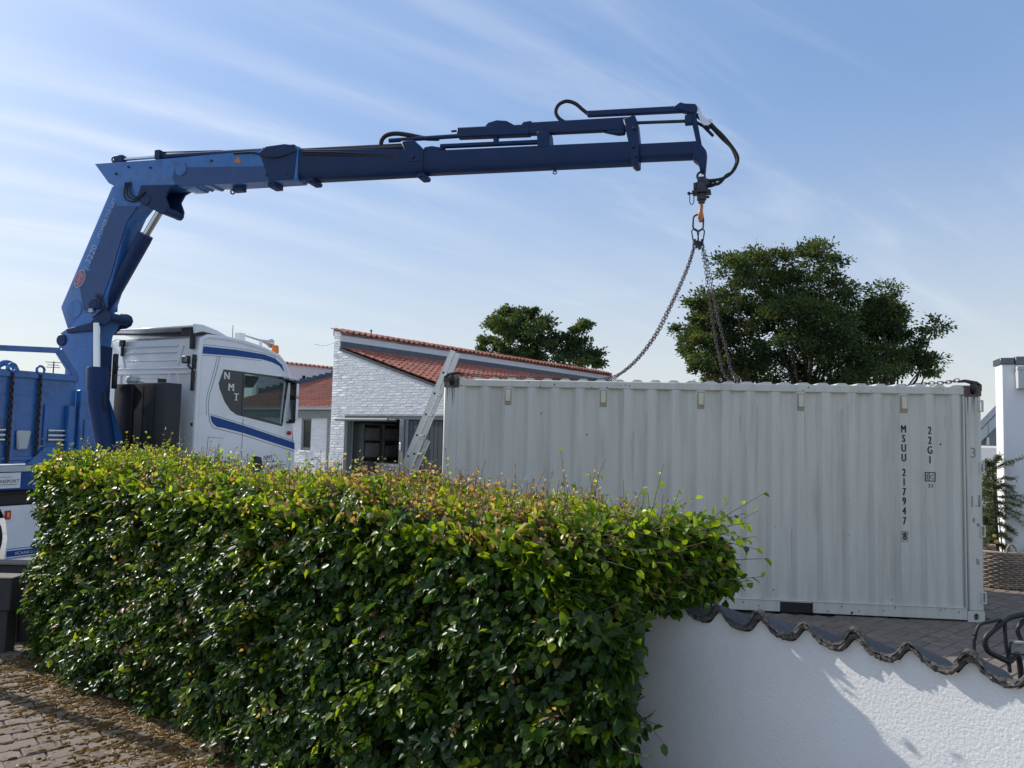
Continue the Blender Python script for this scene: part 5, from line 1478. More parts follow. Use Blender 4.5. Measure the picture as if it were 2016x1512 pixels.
def coping(k):
    rr = random.Random(100 + k)
    mb = MB(); n = 22; vs = []; fs = []
    s0 = -0.50 * WPIT; tilt = math.tan(D2R(17 + rr.uniform(-1.5, 1.5)))
    rows = [(-0.036, 0.020, 0), (-0.032, 0.029, 0), (0.05, 0.026, 1), (0.20, 0.024, 1), (0.38, 0.024, 1)]
    for (y, th, sm) in rows:
        for i in range(n + 1):
            s = s0 + i * WPIT * 1.06 / n
            vs.append((s, y + (rr.uniform(-0.003, 0.003) if not sm else 0), wave(s) + th + (rr.uniform(-0.003, 0.003) if not sm else 0) - max(y, -0.02) * tilt + rr.uniform(-.001, .001)))
    m = n + 1
    for r_ in range(len(rows) - 1):
        for i in range(n): fs.append((r_ * m + i, r_ * m + i + 1, (r_ + 1) * m + i + 1, (r_ + 1) * m + i))
    mb.add(vs, fs, 0)
    # mortar edge under the tile lip
    vs = []; fs = []
    for (y, dz) in ((-0.034, 0.024), (-0.036 , 0.014), (-0.030, 0.006), (0.01, 0.004)):
        for i in range(n + 1):
            s = s0 + i * WPIT / n
            vs.append((s, y + rr.uniform(-0.006, 0.004), wave(s) + dz + rr.uniform(-0.004, 0.004)))
    for r_ in range(3):
        for i in range(n): fs.append((r_ * m + i, r_ * m + i + 1, (r_ + 1) * m + i + 1, (r_ + 1) * m + i))
    mb.add(vs, fs, 1)
    # lip of the lower tile peeping out at some crests
    if k % 2 == 0:
        vs = []; fs = []
        for (y, dz) in ((-0.044, 0.036), (-0.046, 0.046), (-0.02, 0.050)):
            for i in range(9):
                s = -0.22 * WPIT + i * 0.48 * WPIT / 8
                vs.append((s, y, wave(s) + dz + rr.uniform(-0.002, 0.002)))
        for r_ in range(2):
            for i in range(8): fs.append((r_ * 9 + i, r_ * 9 + i + 1, (r_ + 1) * 9 + i + 1, (r_ + 1) * 9 + i))
        mb.add(vs, fs, 1)
    return mb.mesh('coping_tile', [M['ctile'], M['mortar']], smooth=45)


for k in range(-3, 11):
    link('coping_tile', coping(k), gw, TR(k * WPIT, 0, 0))

# ================================================================== THINGS BEHIND THE WALL
tf = root('tube_frame', (2.35, 3.7, 0), 0, 'black bent tube frame standing behind the white garden wall', 'frame')
def rel(pts, dy=0.0): return [(x - 2.35, dy + (y - 3.7), z) for x, y, z in pts]
parts = dict(
    leg=([(2.201, 3.7, 0.0), (2.201, 3.7, 0.952), (2.204, 3.7, 0.999), (2.215, 3.7, 1.051), (2.232, 3.7, 1.077), (2.28, 3.7, 1.09), (2.343, 3.7, 1.105)], 0.0075),
    grip=([(2.62, 3.75, 1.15), (2.472, 3.7, 1.134), (2.412, 3.7, 1.123), (2.364, 3.7, 1.108), (2.323, 3.7, 1.077), (2.277, 3.7, 1.038), (2.255, 3.7, 1.014), (2.252, 3.7, 0.991), (2.263, 3.7, 0.958), (2.289, 3.7, 0.94), (2.36, 3.7, 0.907), (2.45, 3.75, 0.86), (2.5, 3.8, 0.0)], 0.0135),
    brace=([(2.347, 3.7, 1.09), (2.348, 3.7, 1.03), (2.352, 3.7, 0.979), (2.359, 3.7, 0.946), (2.38, 3.72, 0.85)], 0.009),
    lever=([(2.358, 3.69, 0.86), (2.364, 3.69, 0.96), (2.367, 3.69, 0.998), (2.395, 3.69, 0.999), (2.55, 3.69, 1.004)], 0.0045),
    cable=([(2.361, 3.69, 0.946), (2.404, 3.69, 0.945), (2.55, 3.69, 0.938)], 0.0045),
    handle=([(2.50, 3.72, 1.12), (2.438, 3.7, 1.098), (2.419, 3.7, 1.079), (2.404, 3.7, 1.055), (2.413, 3.7, 1.032), (2.424, 3.7, 1.004)], 0.011))
for nm, (p, r) in parts.items():
    MB().tube(rel(smooth_path(p, 0.02)), r, 10).build(nm, M['black'], tf, smooth=80)
MB().cyl((0.028, -0.01, 0.9995), (0.2, -0.01, 1.004), 0.0065, 8).build('lever_sleeve', M['palegrey'], tf, smooth=60)

# basket with a small conifer
bc = (6.86, 10.95)
bk = root('wicker_basket', (bc[0], bc[1], 0), 0, 'round wicker planter basket with two loop handles beside the container end', 'basket')
NB = 46
mb = MB()
for j in range(17):
    z = 0.02 + j * 0.0275; r0 = 0.40 + 0.035 * math.sin(j / 16 * 2.2)
    path = []
    for k in range(NB * 2 + 1):
        t = 2 * math.pi * k / (NB * 2)
        rr = r0 + 0.012 * math.cos(NB * t / 2 + math.pi * j) + random.uniform(-0.002, 0.002)
        path.append((rr * math.cos(t), rr * math.sin(t), z + random.uniform(-0.002, 0.002)))
    mb.tube(path, 0.0135, 5, cap=False)
mb.build('weave', M['wicker'], bk, smooth=80)
mb = MB()
for k in range(NB // 2):
    t = 2 * math.pi * (k * 2 + 0.5) / NB; mb.cyl((0.405 * math.cos(t), 0.405 * math.sin(t), 0.0), (0.43 * math.cos(t), 0.43 * math.sin(t), 0.485), 0.011, 6)
mb.build('stake', M['wicker'], bk)
mb = MB(); mb.torus((0, 0, 0.485), (1, 0, 0), (0, 1, 0), 0.43, 0.43, 0.022, 60, 8); mb.build('rim', M['wicker'], bk, smooth=80)
for (a, w) in ((-1.75, 0.07), (2.35, 0.07), (-0.2, 0.07)):
    c_ = Vector((0.43 * math.cos(a), 0.43 * math.sin(a), 0.49)); tg = Vector((1, 0.15, 0)).normalized()
    MB().tube([tuple(c_ - tg * w), tuple(c_ - tg * w * .9 + Vector((0, 0, 0.06))), tuple(c_ - tg * w * .4 + Vector((0, 0, 0.11))), tuple(c_ + tg * w * .4 + Vector((0, 0, 0.11))), tuple(c_ + tg * w * .9 + Vector((0, 0, 0.06))), tuple(c_ + tg * w)], 0.014, 8).build('handle', M['wicker'], bk, smooth=80)
MB().lathe([(0.0, 0.42), (0.41, 0.42), (0.41, 0.40), (0, 0.40)], 30).build('soil', M['bed'], bk)


def leaf_cards(pos, t, nrm, size, wr, tint):
    """diamond leaves, one quad each"""
    b = np.cross(nrm, t); b /= np.linalg.norm(b, axis=1, keepdims=True) + 1e-9
    s = size[:, None]
    V = np.stack([pos, pos + t * s * .5 + b * s * wr * .5, pos + t * s, pos + t * s * .5 - b * s * wr * .5], 1).reshape(-1, 3)
    F = np.arange(len(V)).reshape(-1, 4)
    return V, F, np.repeat(tint, 4)


def unit(a): return a / (np.linalg.norm(a, axis=1, keepdims=True) + 1e-9)


plant = root('potted_conifer', (6.86, 10.9, 0.42), 0, 'small conifer with drooping flat branches growing in the wicker basket', 'plant')
MB().tube([(-0.02, 0, 0.0), (-0.03, 0, 0.3), (-0.05, 0, 0.75), (-0.07, 0.0, 1.1), (-0.06, 0, 1.3)], [0.022, 0.02, 0.016, 0.012, 0.006], 8).build('trunk', M['bark'], plant, smooth=80)
MB().cyl((0.06, 0.02, 0.0), (-0.03, 0.02, 0.95), 0.008, 6).build('support_stake', M['bark'], plant)
brs = [(1.18, 0.42, 0.10), (1.15, -0.22, -0.02), (1.02, 0.30, -0.08), (0.98, -0.27, -0.06), (0.93, 0.20, -0.08), (0.86, -0.26, -0.05), (0.80, 0.44, 0.02), (0.78, -0.30, -0.06), (0.72, 0.34, -0.05), (0.66, 0.42, -0.16), (0.62, -0.26, -0.08), (0.58, 0.22, -0.08), (0.52, -0.24, -0.06), (0.44, 0.30, -0.16), (0.40, -0.22, -0.06), (0.30, -0.2, -0.04), (0.26, 0.24, 0.0), (0.20, -0.22, -0.05), (0.14, 0.18, -0.03), (1.24, -0.1, 0.06), (1.26, 0.1, 0.05)]
mb = MB(); P = []; T = []
for (z, L, dr) in brs:
    for yy in (random.uniform(-0.25, 0.25), random.uniform(-0.6, 0.6)):
        x0 = -0.03 - 0.04 * z / 1.2
        a = Vector((x0, 0, z)); L2_ = L * random.uniform(0.6, 1.1); b = Vector((x0 + L2_, L * yy, z + dr + random.gauss(0, 0.05)))
        mid = (a + b) / 2 + Vector((0, 0, 0.03))
        mb.tube([a, mid, b], [0.006, 0.004, 0.002], 5)
        for q in np.linspace(0.12, 1.0, 34):
            c_ = a.lerp(mid, q * 2) if q < .5 else mid.lerp(b, q * 2 - 1)
            for _ in range(9):
                P.append((c_.x + random.gauss(0, 0.018), c_.y + random.gauss(0, 0.02), c_.z + random.gauss(0, 0.013)))
                T.append((math.copysign(0.5, L) + random.gauss(0, .7), random.gauss(0, .8), random.gauss(-0.1, .35)))
mb.build('branch', M['bark'], plant)
P = np.array(P); T = unit(np.array(T)); nn = unit(RNG.normal(size=P.shape) * .5 + np.array([0, 0, 1]))
V, F, ti = leaf_cards(P, T, nn, RNG.uniform(0.02, 0.05, len(P)), 0.28, RNG.uniform(0, 1, len(P)))
link('foliage', raw_mesh('foliage', V, F, M['needle'], ti), plant)
mb = MB()
for x, z, r in ((-0.10, 0.26, 0.028), (-0.075, 0.18, 0.032)): mb.lathe([(0, -r), (r * .7, -r * .7), (r, 0), (r * .7, r * .7), (0, r)], 10, c=(x, -0.05, z))
mb.build('fruit', M['yellow'], plant, smooth=80)

# posts and low timber edging at the left
pb = root('post_box', (-4.23, 6.62, 0), 0, 'dark box on a narrower dark post at the left edge of the paving', 'post')
MB().box((-0.26, -0.07, 0.35), (0.095, 0.12, 0.615)).build('box', M['darkwood'], pb, bevel=0.008)
MB().box((-0.265, -0.075, 0.616), (0.10, 0.125, 0.628)).build('lid', M['wood'], pb, bevel=0.003)
MB().box((-0.20, -0.04, ROAD_Z), (0.055, 0.09, 0.349)).build('post', M['darkwood'], pb, bevel=0.006)
bp = root('board_post', (-4.13, 6.95, 0), 0, 'dark upright board between the post box and the hedge', 'post')
MB().box((-0.18, -0.02, ROAD_Z), (0.22, 0.06, 0.545)).build('board', M['darkwood'], bp, bevel=0.006)
MB().box((-0.185, -0.025, 0.546), (0.225, 0.065, 0.56)).build('cap', M['wood'], bp, bevel=0.003)
MB().box((-0.195, -0.05, ROAD_Z), (-0.182, -0.012, 0.545)).build('sunlit_edge', M['wood'], bp)  # lighter strip paints the board's sunlit narrow face
le = root('low_timber_wall', (-5.3, 8.0, 0), 0, 'low dark timber wall with a tan top board in front of the truck wheel', 'wall')
for k in range(4): MB().box((-1.2, 0.0, ROAD_Z + 0.002 + k * 0.155), (2.2, 0.06, ROAD_Z + 0.150 + k * 0.155)).build('plank', M['darkwood'], le, bevel=0.008)
MB().box((-1.2, -0.03, 0.475), (2.2, 0.16, 0.50)).build('top_board', M['wood'], le, bevel=0.006)  # tan of the sunlit top put into the colour
pole = root('timber_pole', (-4.62, 6.19, 0), 0, 'slim timber pole just outside the left edge that throws a shadow on the paving', 'pole')
MB().box((-0.045, -0.045, ROAD_Z), (0.045, 0.045, 2.15)).build('shaft', M['darkwood'], pole, bevel=0.006)
an = root('tv_antenna', (-23.85, 40, 0), 0, 'thin television aerial on a mast far behind the truck bed', 'antenna')
mb = MB(); mb.cyl((0, 0, ROAD_Z), (0.02, 0, 5.2), 0.03, 6)
for z, w in ((5.16, 0.42), (5.02, 0.30), (4.9, 0.36)): mb.cyl((-w, 0, z), (w, 0, z - 0.02), 0.018, 6)
mb.build('mast', M['steel'], an)

# ================================================================== BEECH HEDGE
hedge_m = Matrix(((HD.x, HN.x, 0, HB.x), (HD.y, HN.y, 0, HB.y), (0, 0, 1, 0), (0, 0, 0, 1)))
hedge = root('beech_hedge', (0, 0, 0), 0, 'long clipped beech hedge with glossy green leaves and coppery shoots on top', 'hedge')
hedge.matrix_basis = hedge_m
hinv = hedge_m.inverted()
LEAF0 = np.array([(0, 0, 0), (.34, 0, -.03), (.70, 0, -.04), (1, 0, -.10), (.26, .27, .06), (.66, .25, .05), (.26, -.27, .06), (.66, -.25, .05)])
LEAFF = np.array([(0, 1, 4), (1, 5, 4), (1, 2, 5), (2, 3, 5), (0, 6, 1), (1, 6, 7), (1, 7, 2), (2, 7, 3)])


def hnoise(a, b, seed=0.0):
    return (np.sin(a * 3.1 + seed) * np.sin(b * 4.3 + seed * 2.1 + 1.0) + 0.6 * np.sin(a * 7.7 + b * 5.1 + seed * 3) + 0.4 * np.sin(a * 13.1 - b * 11.3 + seed)) / 2.0


def htop(s): return 1.60 - 0.045 * np.clip((s - 0.6) / 2.0, 0, 1) + 0.03 * np.sin(s * 2.1) + 0.02 * np.sin(s * 5.3) - 0.02 * np.clip((s - 4.6), 0, 2) - 0.10 * np.clip((s - 5.2) / .46, 0, 1) ** 2


def make_leaves(pos, out, n_out, size, tint, droop=0.35, flat=0.95, jit=0.55, tjit=0.65):
    n = len(pos)
    up = np.array([0, 0, 1.0])
    t = unit(out * 1.0 - up * droop + RNG.normal(size=(n, 3)) * tjit)
    nr = unit(up * flat + out * n_out + RNG.normal(size=(n, 3)) * jit)
    b = unit(np.cross(nr, t)); nr = np.cross(t, b)
    return t, b, nr, size, tint


def leaf_geo(pos, fr):
    t, b, nr, size, tint = fr
    n = len(pos)
    wv = RNG.uniform(0.85, 1.25, n)[:, None, None]
    fo = RNG.uniform(0.4, 2.2, n)[:, None, None]
    L = LEAF0[None, :, :]
    V = pos[:, None, :] + size[:, None, None] * (L[:, :, 0:1] * t[:, None, :] + L[:, :, 1:2] * wv * b[:, None, :] + L[:, :, 2:3] * fo * nr[:, None, :])
    F = LEAFF[None, :, :] + (np.arange(n) * 8)[:, None, None]
    return V.reshape(-1, 3), F.reshape(-1, 3), np.repeat(tint, 8)


groups = []


def sprays(pos, out, tint, smin, smax, droop, flat, n_out, per=7, jit=0.35):
    """flat twigs with leaves set left and right, as a beech carries them"""
    m = len(pos) // per
    b = pos[:m]; o = out[:m]
    up = np.array([0, 0, 1.0])
    nr = unit(up * flat + o * n_out + RNG.normal(size=(m, 3)) * jit)
    ax = o * 1.0 - up * droop + RNG.normal(size=(m, 3)) * 0.75
    ax = unit(ax - nr * (ax * nr).sum(1, keepdims=True))
    sd = np.cross(nr, ax)
    L = RNG.uniform(0.07, 0.19, m)
    P = []; T = []; NN = []; S = []; TT = []
    base_t = tint[:m]
    for i in range(per):
        f = (i + RNG.uniform(0.2, 0.8, m)) / per
        side = 1 if i % 2 else -1
        P.append(b + ax * ((f - 0.55) * L)[:, None] + sd * (side * 0.006) + RNG.normal(size=(m, 3)) * 0.006)
        T.append(unit(ax * (0.5 + f[:, None] * 0.6) + sd * side * 0.8 - up * 0.18 + RNG.normal(size=(m, 3)) * 0.22))
        NN.append(unit(nr + RNG.normal(size=(m, 3)) * 0.28))
        S.append(RNG.uniform(smin, smax, m) * (1.05 - 0.35 * np.abs(f - 0.45)))
        TT.append(np.clip(base_t + RNG.uniform(-0.05, 0.05, m), 0, 1))
    P, T, NN, S, TT = np.concatenate(P), np.concatenate(T), np.concatenate(NN), np.concatenate(S), np.concatenate(TT)
    bb = unit(np.cross(NN, T)); NN = np.cross(T, bb)
    groups.append((P, (T, bb, NN, S, TT)))
    # the twig that carries them: a thin three-sided rod
    a0, a1 = b - ax * (0.75 * L)[:, None] - o * 0.03, b + ax * (0.42 * L)[:, None]
    r1, r2 = sd * 0.0016, nr * 0.0016
    V = np.stack([a0 + r1, a0 - r1 * .5 + r2, a0 - r1 * .5 - r2, a1 + r1 * .4, a1 - r1 * .2 + r2 * .4, a1 - r1 * .2 - r2 * .4], 1).reshape(-1, 3)
    q4 = np.array([(0, 1, 4, 3), (1, 2, 5, 4), (2, 0, 3, 5)])
    F = (q4[None] + (np.arange(m) * 6)[:, None, None]).reshape(-1, 4)
    link('twig', raw_mesh('twig', V, F, M['twig']), hedge, None, kind='stuff')


def tint_front(n, z):
    t = RNG.beta(1.5, 3.0, n) * 0.66
    hi = np.clip((z - 1.05) / 0.5, 0, 1)
    t = t + hi * RNG.uniform(0, 0.42, n)
    pop = RNG.random(n) < 0.11  # random bright tints paint sunlit leaf tips into the colour
    t[pop] = RNG.uniform(0.66, 0.84, pop.sum())
    br = RNG.random(n) < 0.018
    t[br] = RNG.uniform(0.86, 1.0, br.sum())
    return np.clip(t, 0, 1)


# front face
n = 46000
s = RNG.uniform(-0.06, HL - 0.02, n); z = RNG.uniform(0.02, 1, n) ** 0.95 * htop(s)
dep = RNG.gamma(1.3, 0.060, n)
bulge = 0.05 * hnoise(s * 2.6 + 3, z * 4.1, 5.1) + 0.07 * hnoise(s, z * 1.6, 1.3) + 0.10 * np.clip(0.45 - z, 0, .45) / .45 * (np.sin(s * 1.9) * .5 + .3) - 0.05 * np.clip((z - 1.35) / .25, 0, 1)
q = -bulge + dep - 0.02
keep = ~((z < 1.10) & (s > HL - 0.02 - 0.10 * hnoise(z * 3, z * 2, 2))) & ~(s > HL - 0.03 - 0.34 * np.clip((z - 1.12) / .32, 0, 1) - 0.05 * hnoise(z * 5, s, 4))
s, z, q = s[keep], z[keep], q[keep]
pos = np.stack([s, q, z], 1); out = np.tile(np.array([[0, -1.0, 0]]), (len(s), 1))
sprays(pos, out, tint_front(len(s), z), 0.028, 0.070, 0.3, 0.95, 0.55)
# top
n = 17000
s = RNG.uniform(-0.05, HL - 0.04, n); q = RNG.uniform(-0.05, HT + 0.05, n)
okt = s < HL - 0.04 - 0.34 * np.clip((0.62 - q) / .62, 0, 1) - 0.06 * hnoise(q * 6, s, 2)
s, q = s[okt], q[okt]; n = len(s)
z = htop(s) + 0.045 * hnoise(s * 1.6, q * 3, 4.0) - RNG.gamma(1.2, 0.045, n) + 0.02 - 0.07 * (np.abs(q - HT / 2) > HT * .42)
pos = np.stack([s, q, z], 1); out = np.tile(np.array([[0, -0.35, 0.6]]), (n, 1))
tt = 0.42 + RNG.beta(2, 2.0, n) * 0.42
cop = np.clip(hnoise(s * .8, q * 1.2, 0.7) * .5 + .5, 0, 1) * np.exp(-((s - 4.3) / 0.85) ** 2) + 0.32 * np.exp(-((s - 1.2) / 1.4) ** 2) + 0.28 * np.exp(-((s - 2.9) / .6) ** 2)
br = RNG.random(n) < 0.06 + 0.70 * cop
tt[br] = RNG.uniform(0.84, 1.0, br.sum())
sz = np.where(br, RNG.uniform(0.026, 0.05, n), RNG.uniform(0.036, 0.066, n))
groups.append((pos, make_leaves(pos, out, 0.3, sz, tt, droop=-0.2, flat=0.7, jit=0.7)))
# right end: above the wall it bulges out over the coping, below it stops at the wall
n = 6500
q = RNG.uniform(-0.05, HT + 0.08, n)
z = RNG.uniform(1.24, 1.52, n) - 0.10 * np.abs(hnoise(q * 4, q * 3, 1.7)) * (RNG.random(n) < .5)
s = HL + 0.05 * hnoise(q * 2, z * 3, 6.0) - RNG.gamma(1.3, 0.06, n) - 0.03 - (0.06 + 0.30 * np.clip((z - 1.12) / .32, 0, 1)) * np.clip((0.62 - q) / .62, 0, 1) - 0.10 * np.clip((z - 1.40) / .14, 0, 1) + 0.02 * np.sin((z - 1.1) / .5 * 3.1)
pos = np.stack([s, q, z], 1); out = np.tile(np.array([[0.9, -0.25, 0.1]]), (n, 1))
groups.append((pos, make_leaves(pos, out, 0.5, RNG.uniform(0.045, 0.08, n), np.clip(tint_front(n, z) + 0.06, 0, 1))))
n = 2600                                                     # narrow return below the wall head
z = RNG.uniform(0.05, 1.16, n); q = RNG.uniform(0, 0.62, n) ** 1.2
s = HL + q * -0.55 - RNG.gamma(1.3, 0.05, n) + 0.03 + 0.06 * hnoise(z * 2, z, 3.3)
pos = np.stack([s, q, z], 1); out = np.tile(np.array([[0.8, -0.6, 0]]), (n, 1))
groups.append((pos, make_leaves(pos, out, 0.6, RNG.uniform(0.045, 0.08, n), tint_front(n, z) * .8)))
# left end and a thin back
n = 3800
q = RNG.uniform(0, HT, n); z = RNG.uniform(0.05, 1.6, n); s = -0.02 + RNG.gamma(1.3, 0.05, n) - 0.06 * hnoise(q, z, 8)
pos = np.stack([s, q, z], 1); out = np.tile(np.array([[-1.0, -0.2, 0]]), (n, 1))
groups.append((pos, make_leaves(pos, out, 0.5, RNG.uniform(0.045, 0.075, n), tint_front(n, z))))
n = 4000
s = RNG.uniform(0, HL, n); z = RNG.uniform(0.3, 1.55, n); q = HT + 0.02 - RNG.gamma(1.3, 0.05, n)
pos = np.stack([s, q, z], 1); out = np.tile(np.array([[0, 1.0, 0]]), (n, 1))
groups.append((pos, make_leaves(pos, out, 0.5, RNG.uniform(0.045, 0.075, n), tint_front(n, z))))

# shoots: thin stems with small leaves standing out of the clipped faces
stem = MB()
sp = []; so = []; ss_ = []; st_ = []


def shoot(base, tip, nl, size, t0, t1, wob=0.02):
    b, t = Vector(base), Vector(tip)
    mid = (b + t) / 2 + Vector((random.gauss(0, wob), random.gauss(0, wob), random.gauss(0, wob) + 0.01))
    stem.tube([b, mid, t], [0.0022, 0.0018, 0.001], 4)
    ax = (t - b).normalized()
    sd = ax.cross(Vector((random.random(), random.random(), random.random() + .1))).normalized()
    for i in range(nl):
        f = (i + 0.8) / nl
        p = b.lerp(mid, f * 2) if f < .5 else mid.lerp(t, f * 2 - 1)
        d = ax * 0.55 + sd * (1 if i % 2 else -1) + Vector((0, 0, -0.25))
        sp.append(tuple(p)); so.append(tuple(d.normalized())); ss_.append(size * random.uniform(0.65, 1.1) * (1.1 - 0.35 * f)); st_.append(random.uniform(t0, t1))


for k in range(1500):
    s = random.uniform(-0.03, HL - 0.15); q = random.uniform(0, HT)
    zt = float(htop(np.array(s)))
    L = min(abs(random.gauss(0.055, 0.065)) + 0.012, 0.26)
    copz = math.exp(-((s - 4.3) / .9) ** 2) * .75 + .35
    c = random.random() < copz
    shoot((s, q, zt - 0.04), (s + random.gauss(0.01, 0.04), q + random.gauss(0, 0.03), zt + L), random.randint(4, 8), 0.034 if c else 0.045, 0.84 if c else 0.5, 1.0 if c else 0.84)
for (s, q, L, dx) in ((4.55, .30, .30, -.16), (5.25, .35, .34, -.14), (5.35, .62, .30, .10), (5.5, .45, .24, .12), (4.9, .5, .20, .0), (4.2, .4, .26, -.08), (3.4, .6, .2, .03), (2.2, .5, .22, -.04), (1.6, .4, .24, .03), (1.1, .5, .28, -.02), (0.9, .3, .24, .06), (0.35, .5, .22, .02), (2.75, .7, .24, -.05), (5.0, .8, .26, .05)):
    zt = float(htop(np.array(s)))
    shoot((s, q, zt - .1), (s + dx, q + random.gauss(0, .05), zt + L), 9, 0.052, 0.55, 0.9, 0.03)
for k in range(70):                                          # long shoots reaching over the wall
    q = random.uniform(0.1, HT); z = random.uniform(1.25, 1.5)
    L = random.uniform(0.02, 0.20) if k % 5 else random.uniform(0.15, 0.30)
    e0 = HL - 0.30 * max(0.0, (0.62 - q) / .62)
    shoot((e0 - 0.12, q, z), (e0 + L, q + random.gauss(0, .05), z + random.gauss(0.04, 0.09)), random.randint(4, 7), 0.058, 0.35, 0.82, 0.025)
for k in range(14):
    z = random.uniform(0.25, 1.02); q = random.uniform(0.0, 0.25)
    shoot((HL - 0.12, q, z), (HL + random.uniform(0.03, 0.16), q - random.uniform(0.0, 0.1), z - random.uniform(0.02, 0.16)), random.randint(4, 7), 0.055, 0.05, 0.4, 0.02)
for k in range(150):                                         # shoots out of the front face
    s = random.uniform(0, HL - .1); z = random.uniform(0.15, 1.5)
    c = random.random() < 0.30
    shoot((s, 0.06, z), (s + random.gauss(0, .06), -random.uniform(0.05, 0.16), z + random.gauss(0.03, 0.07)), random.randint(4, 7), 0.038 if c else 0.055, 0.86 if c else 0.1, 1.0 if c else 0.78, 0.02)
for k in range(60):
    z = random.uniform(0.3, 1.55); q = random.uniform(0, HT)
    shoot((0.05, q, z), (-random.uniform(0.04, 0.14), q + random.gauss(0, .05), z + random.gauss(0.02, 0.06)), random.randint(4, 6), 0.05, 0.2, 0.82, 0.02)
pos = np.array(sp); out = np.array(so)
groups.append((pos, make_leaves(pos, out, 0.4, np.array(ss_), np.array(st_), droop=0.1, flat=0.6, jit=0.5, tjit=0.3)))
stem.build('twig', M['twig'], hedge, kind='stuff')

# the leaves that show largest become single parts, the others one mass
allp = np.concatenate([g_[0] for g_ in groups])
allf = [np.concatenate([g_[1][i] for g_ in groups]) for i in range(5)]
eye_l = np.array(hinv @ Vector((0, 0, EYE)))
dist = np.linalg.norm(allp - eye_l, axis=1)
outer = (allp[:, 1] < 0.02) | (allp[:, 2] > 1.53) | (allp[:, 0] > HL - 0.02)
score = dist / (allf[3] + 1e-6) + np.where(outer, 0, 1e4)
vis = (allp[:, 2] > 0.70) & (allp[:, 1] < HT * .7)
score += np.where(vis, 0, 1e4)
pick = np.argsort(score)[:300]
mask = np.ones(len(allp), bool); mask[pick] = False
protos = []
for k in range(16):
    V = LEAF0.copy(); V[:, 1] *= RNG.uniform(0.85, 1.25); V[:, 2] *= RNG.uniform(0.4, 2.2)
    protos.append(raw_mesh('leaf', V, LEAFF, M['hedge'], np.full(8, 0.04 + 0.06 * k), smooth=True))
for i in pick:
    k = int(np.clip(round((allf[4][i] - 0.04) / 0.06), 0, 15))
    sz = float(allf[3][i]); t, b, nr = allf[0][i], allf[1][i], allf[2][i]; p = allp[i]
    link('leaf', protos[k], hedge, Matrix(((t[0] * sz, b[0] * sz, nr[0] * sz, p[0]), (t[1] * sz, b[1] * sz, nr[1] * sz, p[1]), (t[2] * sz, b[2] * sz, nr[2] * sz, p[2]), (0, 0, 0, 1))))
V, F, ti = leaf_geo(allp[mask], [a[mask] for a in allf])
link('leaf', raw_mesh('leaf', V, F, M['hedge'], ti, smooth=True), hedge, None, kind='stuff')
# branching inside
mb = MB()
for k in range(150):
    s = random.uniform(0.1, HL - 0.35); q = random.uniform(0.2, HT - 0.15)
    top = Vector((s + random.gauss(0, .08), q + random.gauss(0, .08), random.uniform(1.2, 1.5)))
    mb.tube([(s, q, ROAD_Z), ((s + top.x) / 2 + random.gauss(0, .03), (q + top.y) / 2, 0.7), top], [0.014, 0.01, 0.004], 5)
    for j in range(5):
        z = random.uniform(.3, 1.3); mb.tube([(s, q, z), (s + random.gauss(0, .12), random.uniform(0.03, HT), z + random.uniform(.05, .25))], [0.006, 0.002], 4)
mb.build('branch', M['bark'], hedge)
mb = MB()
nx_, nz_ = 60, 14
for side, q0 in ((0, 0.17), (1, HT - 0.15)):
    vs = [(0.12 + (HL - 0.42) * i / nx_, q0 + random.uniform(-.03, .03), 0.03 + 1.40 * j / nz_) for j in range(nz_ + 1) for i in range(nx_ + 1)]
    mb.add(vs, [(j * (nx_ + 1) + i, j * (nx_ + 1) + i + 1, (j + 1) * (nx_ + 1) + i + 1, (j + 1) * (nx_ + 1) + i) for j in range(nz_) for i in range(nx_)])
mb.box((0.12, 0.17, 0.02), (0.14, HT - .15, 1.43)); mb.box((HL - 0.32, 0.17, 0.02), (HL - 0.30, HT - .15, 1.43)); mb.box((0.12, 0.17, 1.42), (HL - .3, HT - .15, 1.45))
mb.build('inner_core', M['core'], hedge)  # opaque dark core added so the hedge is not see-through

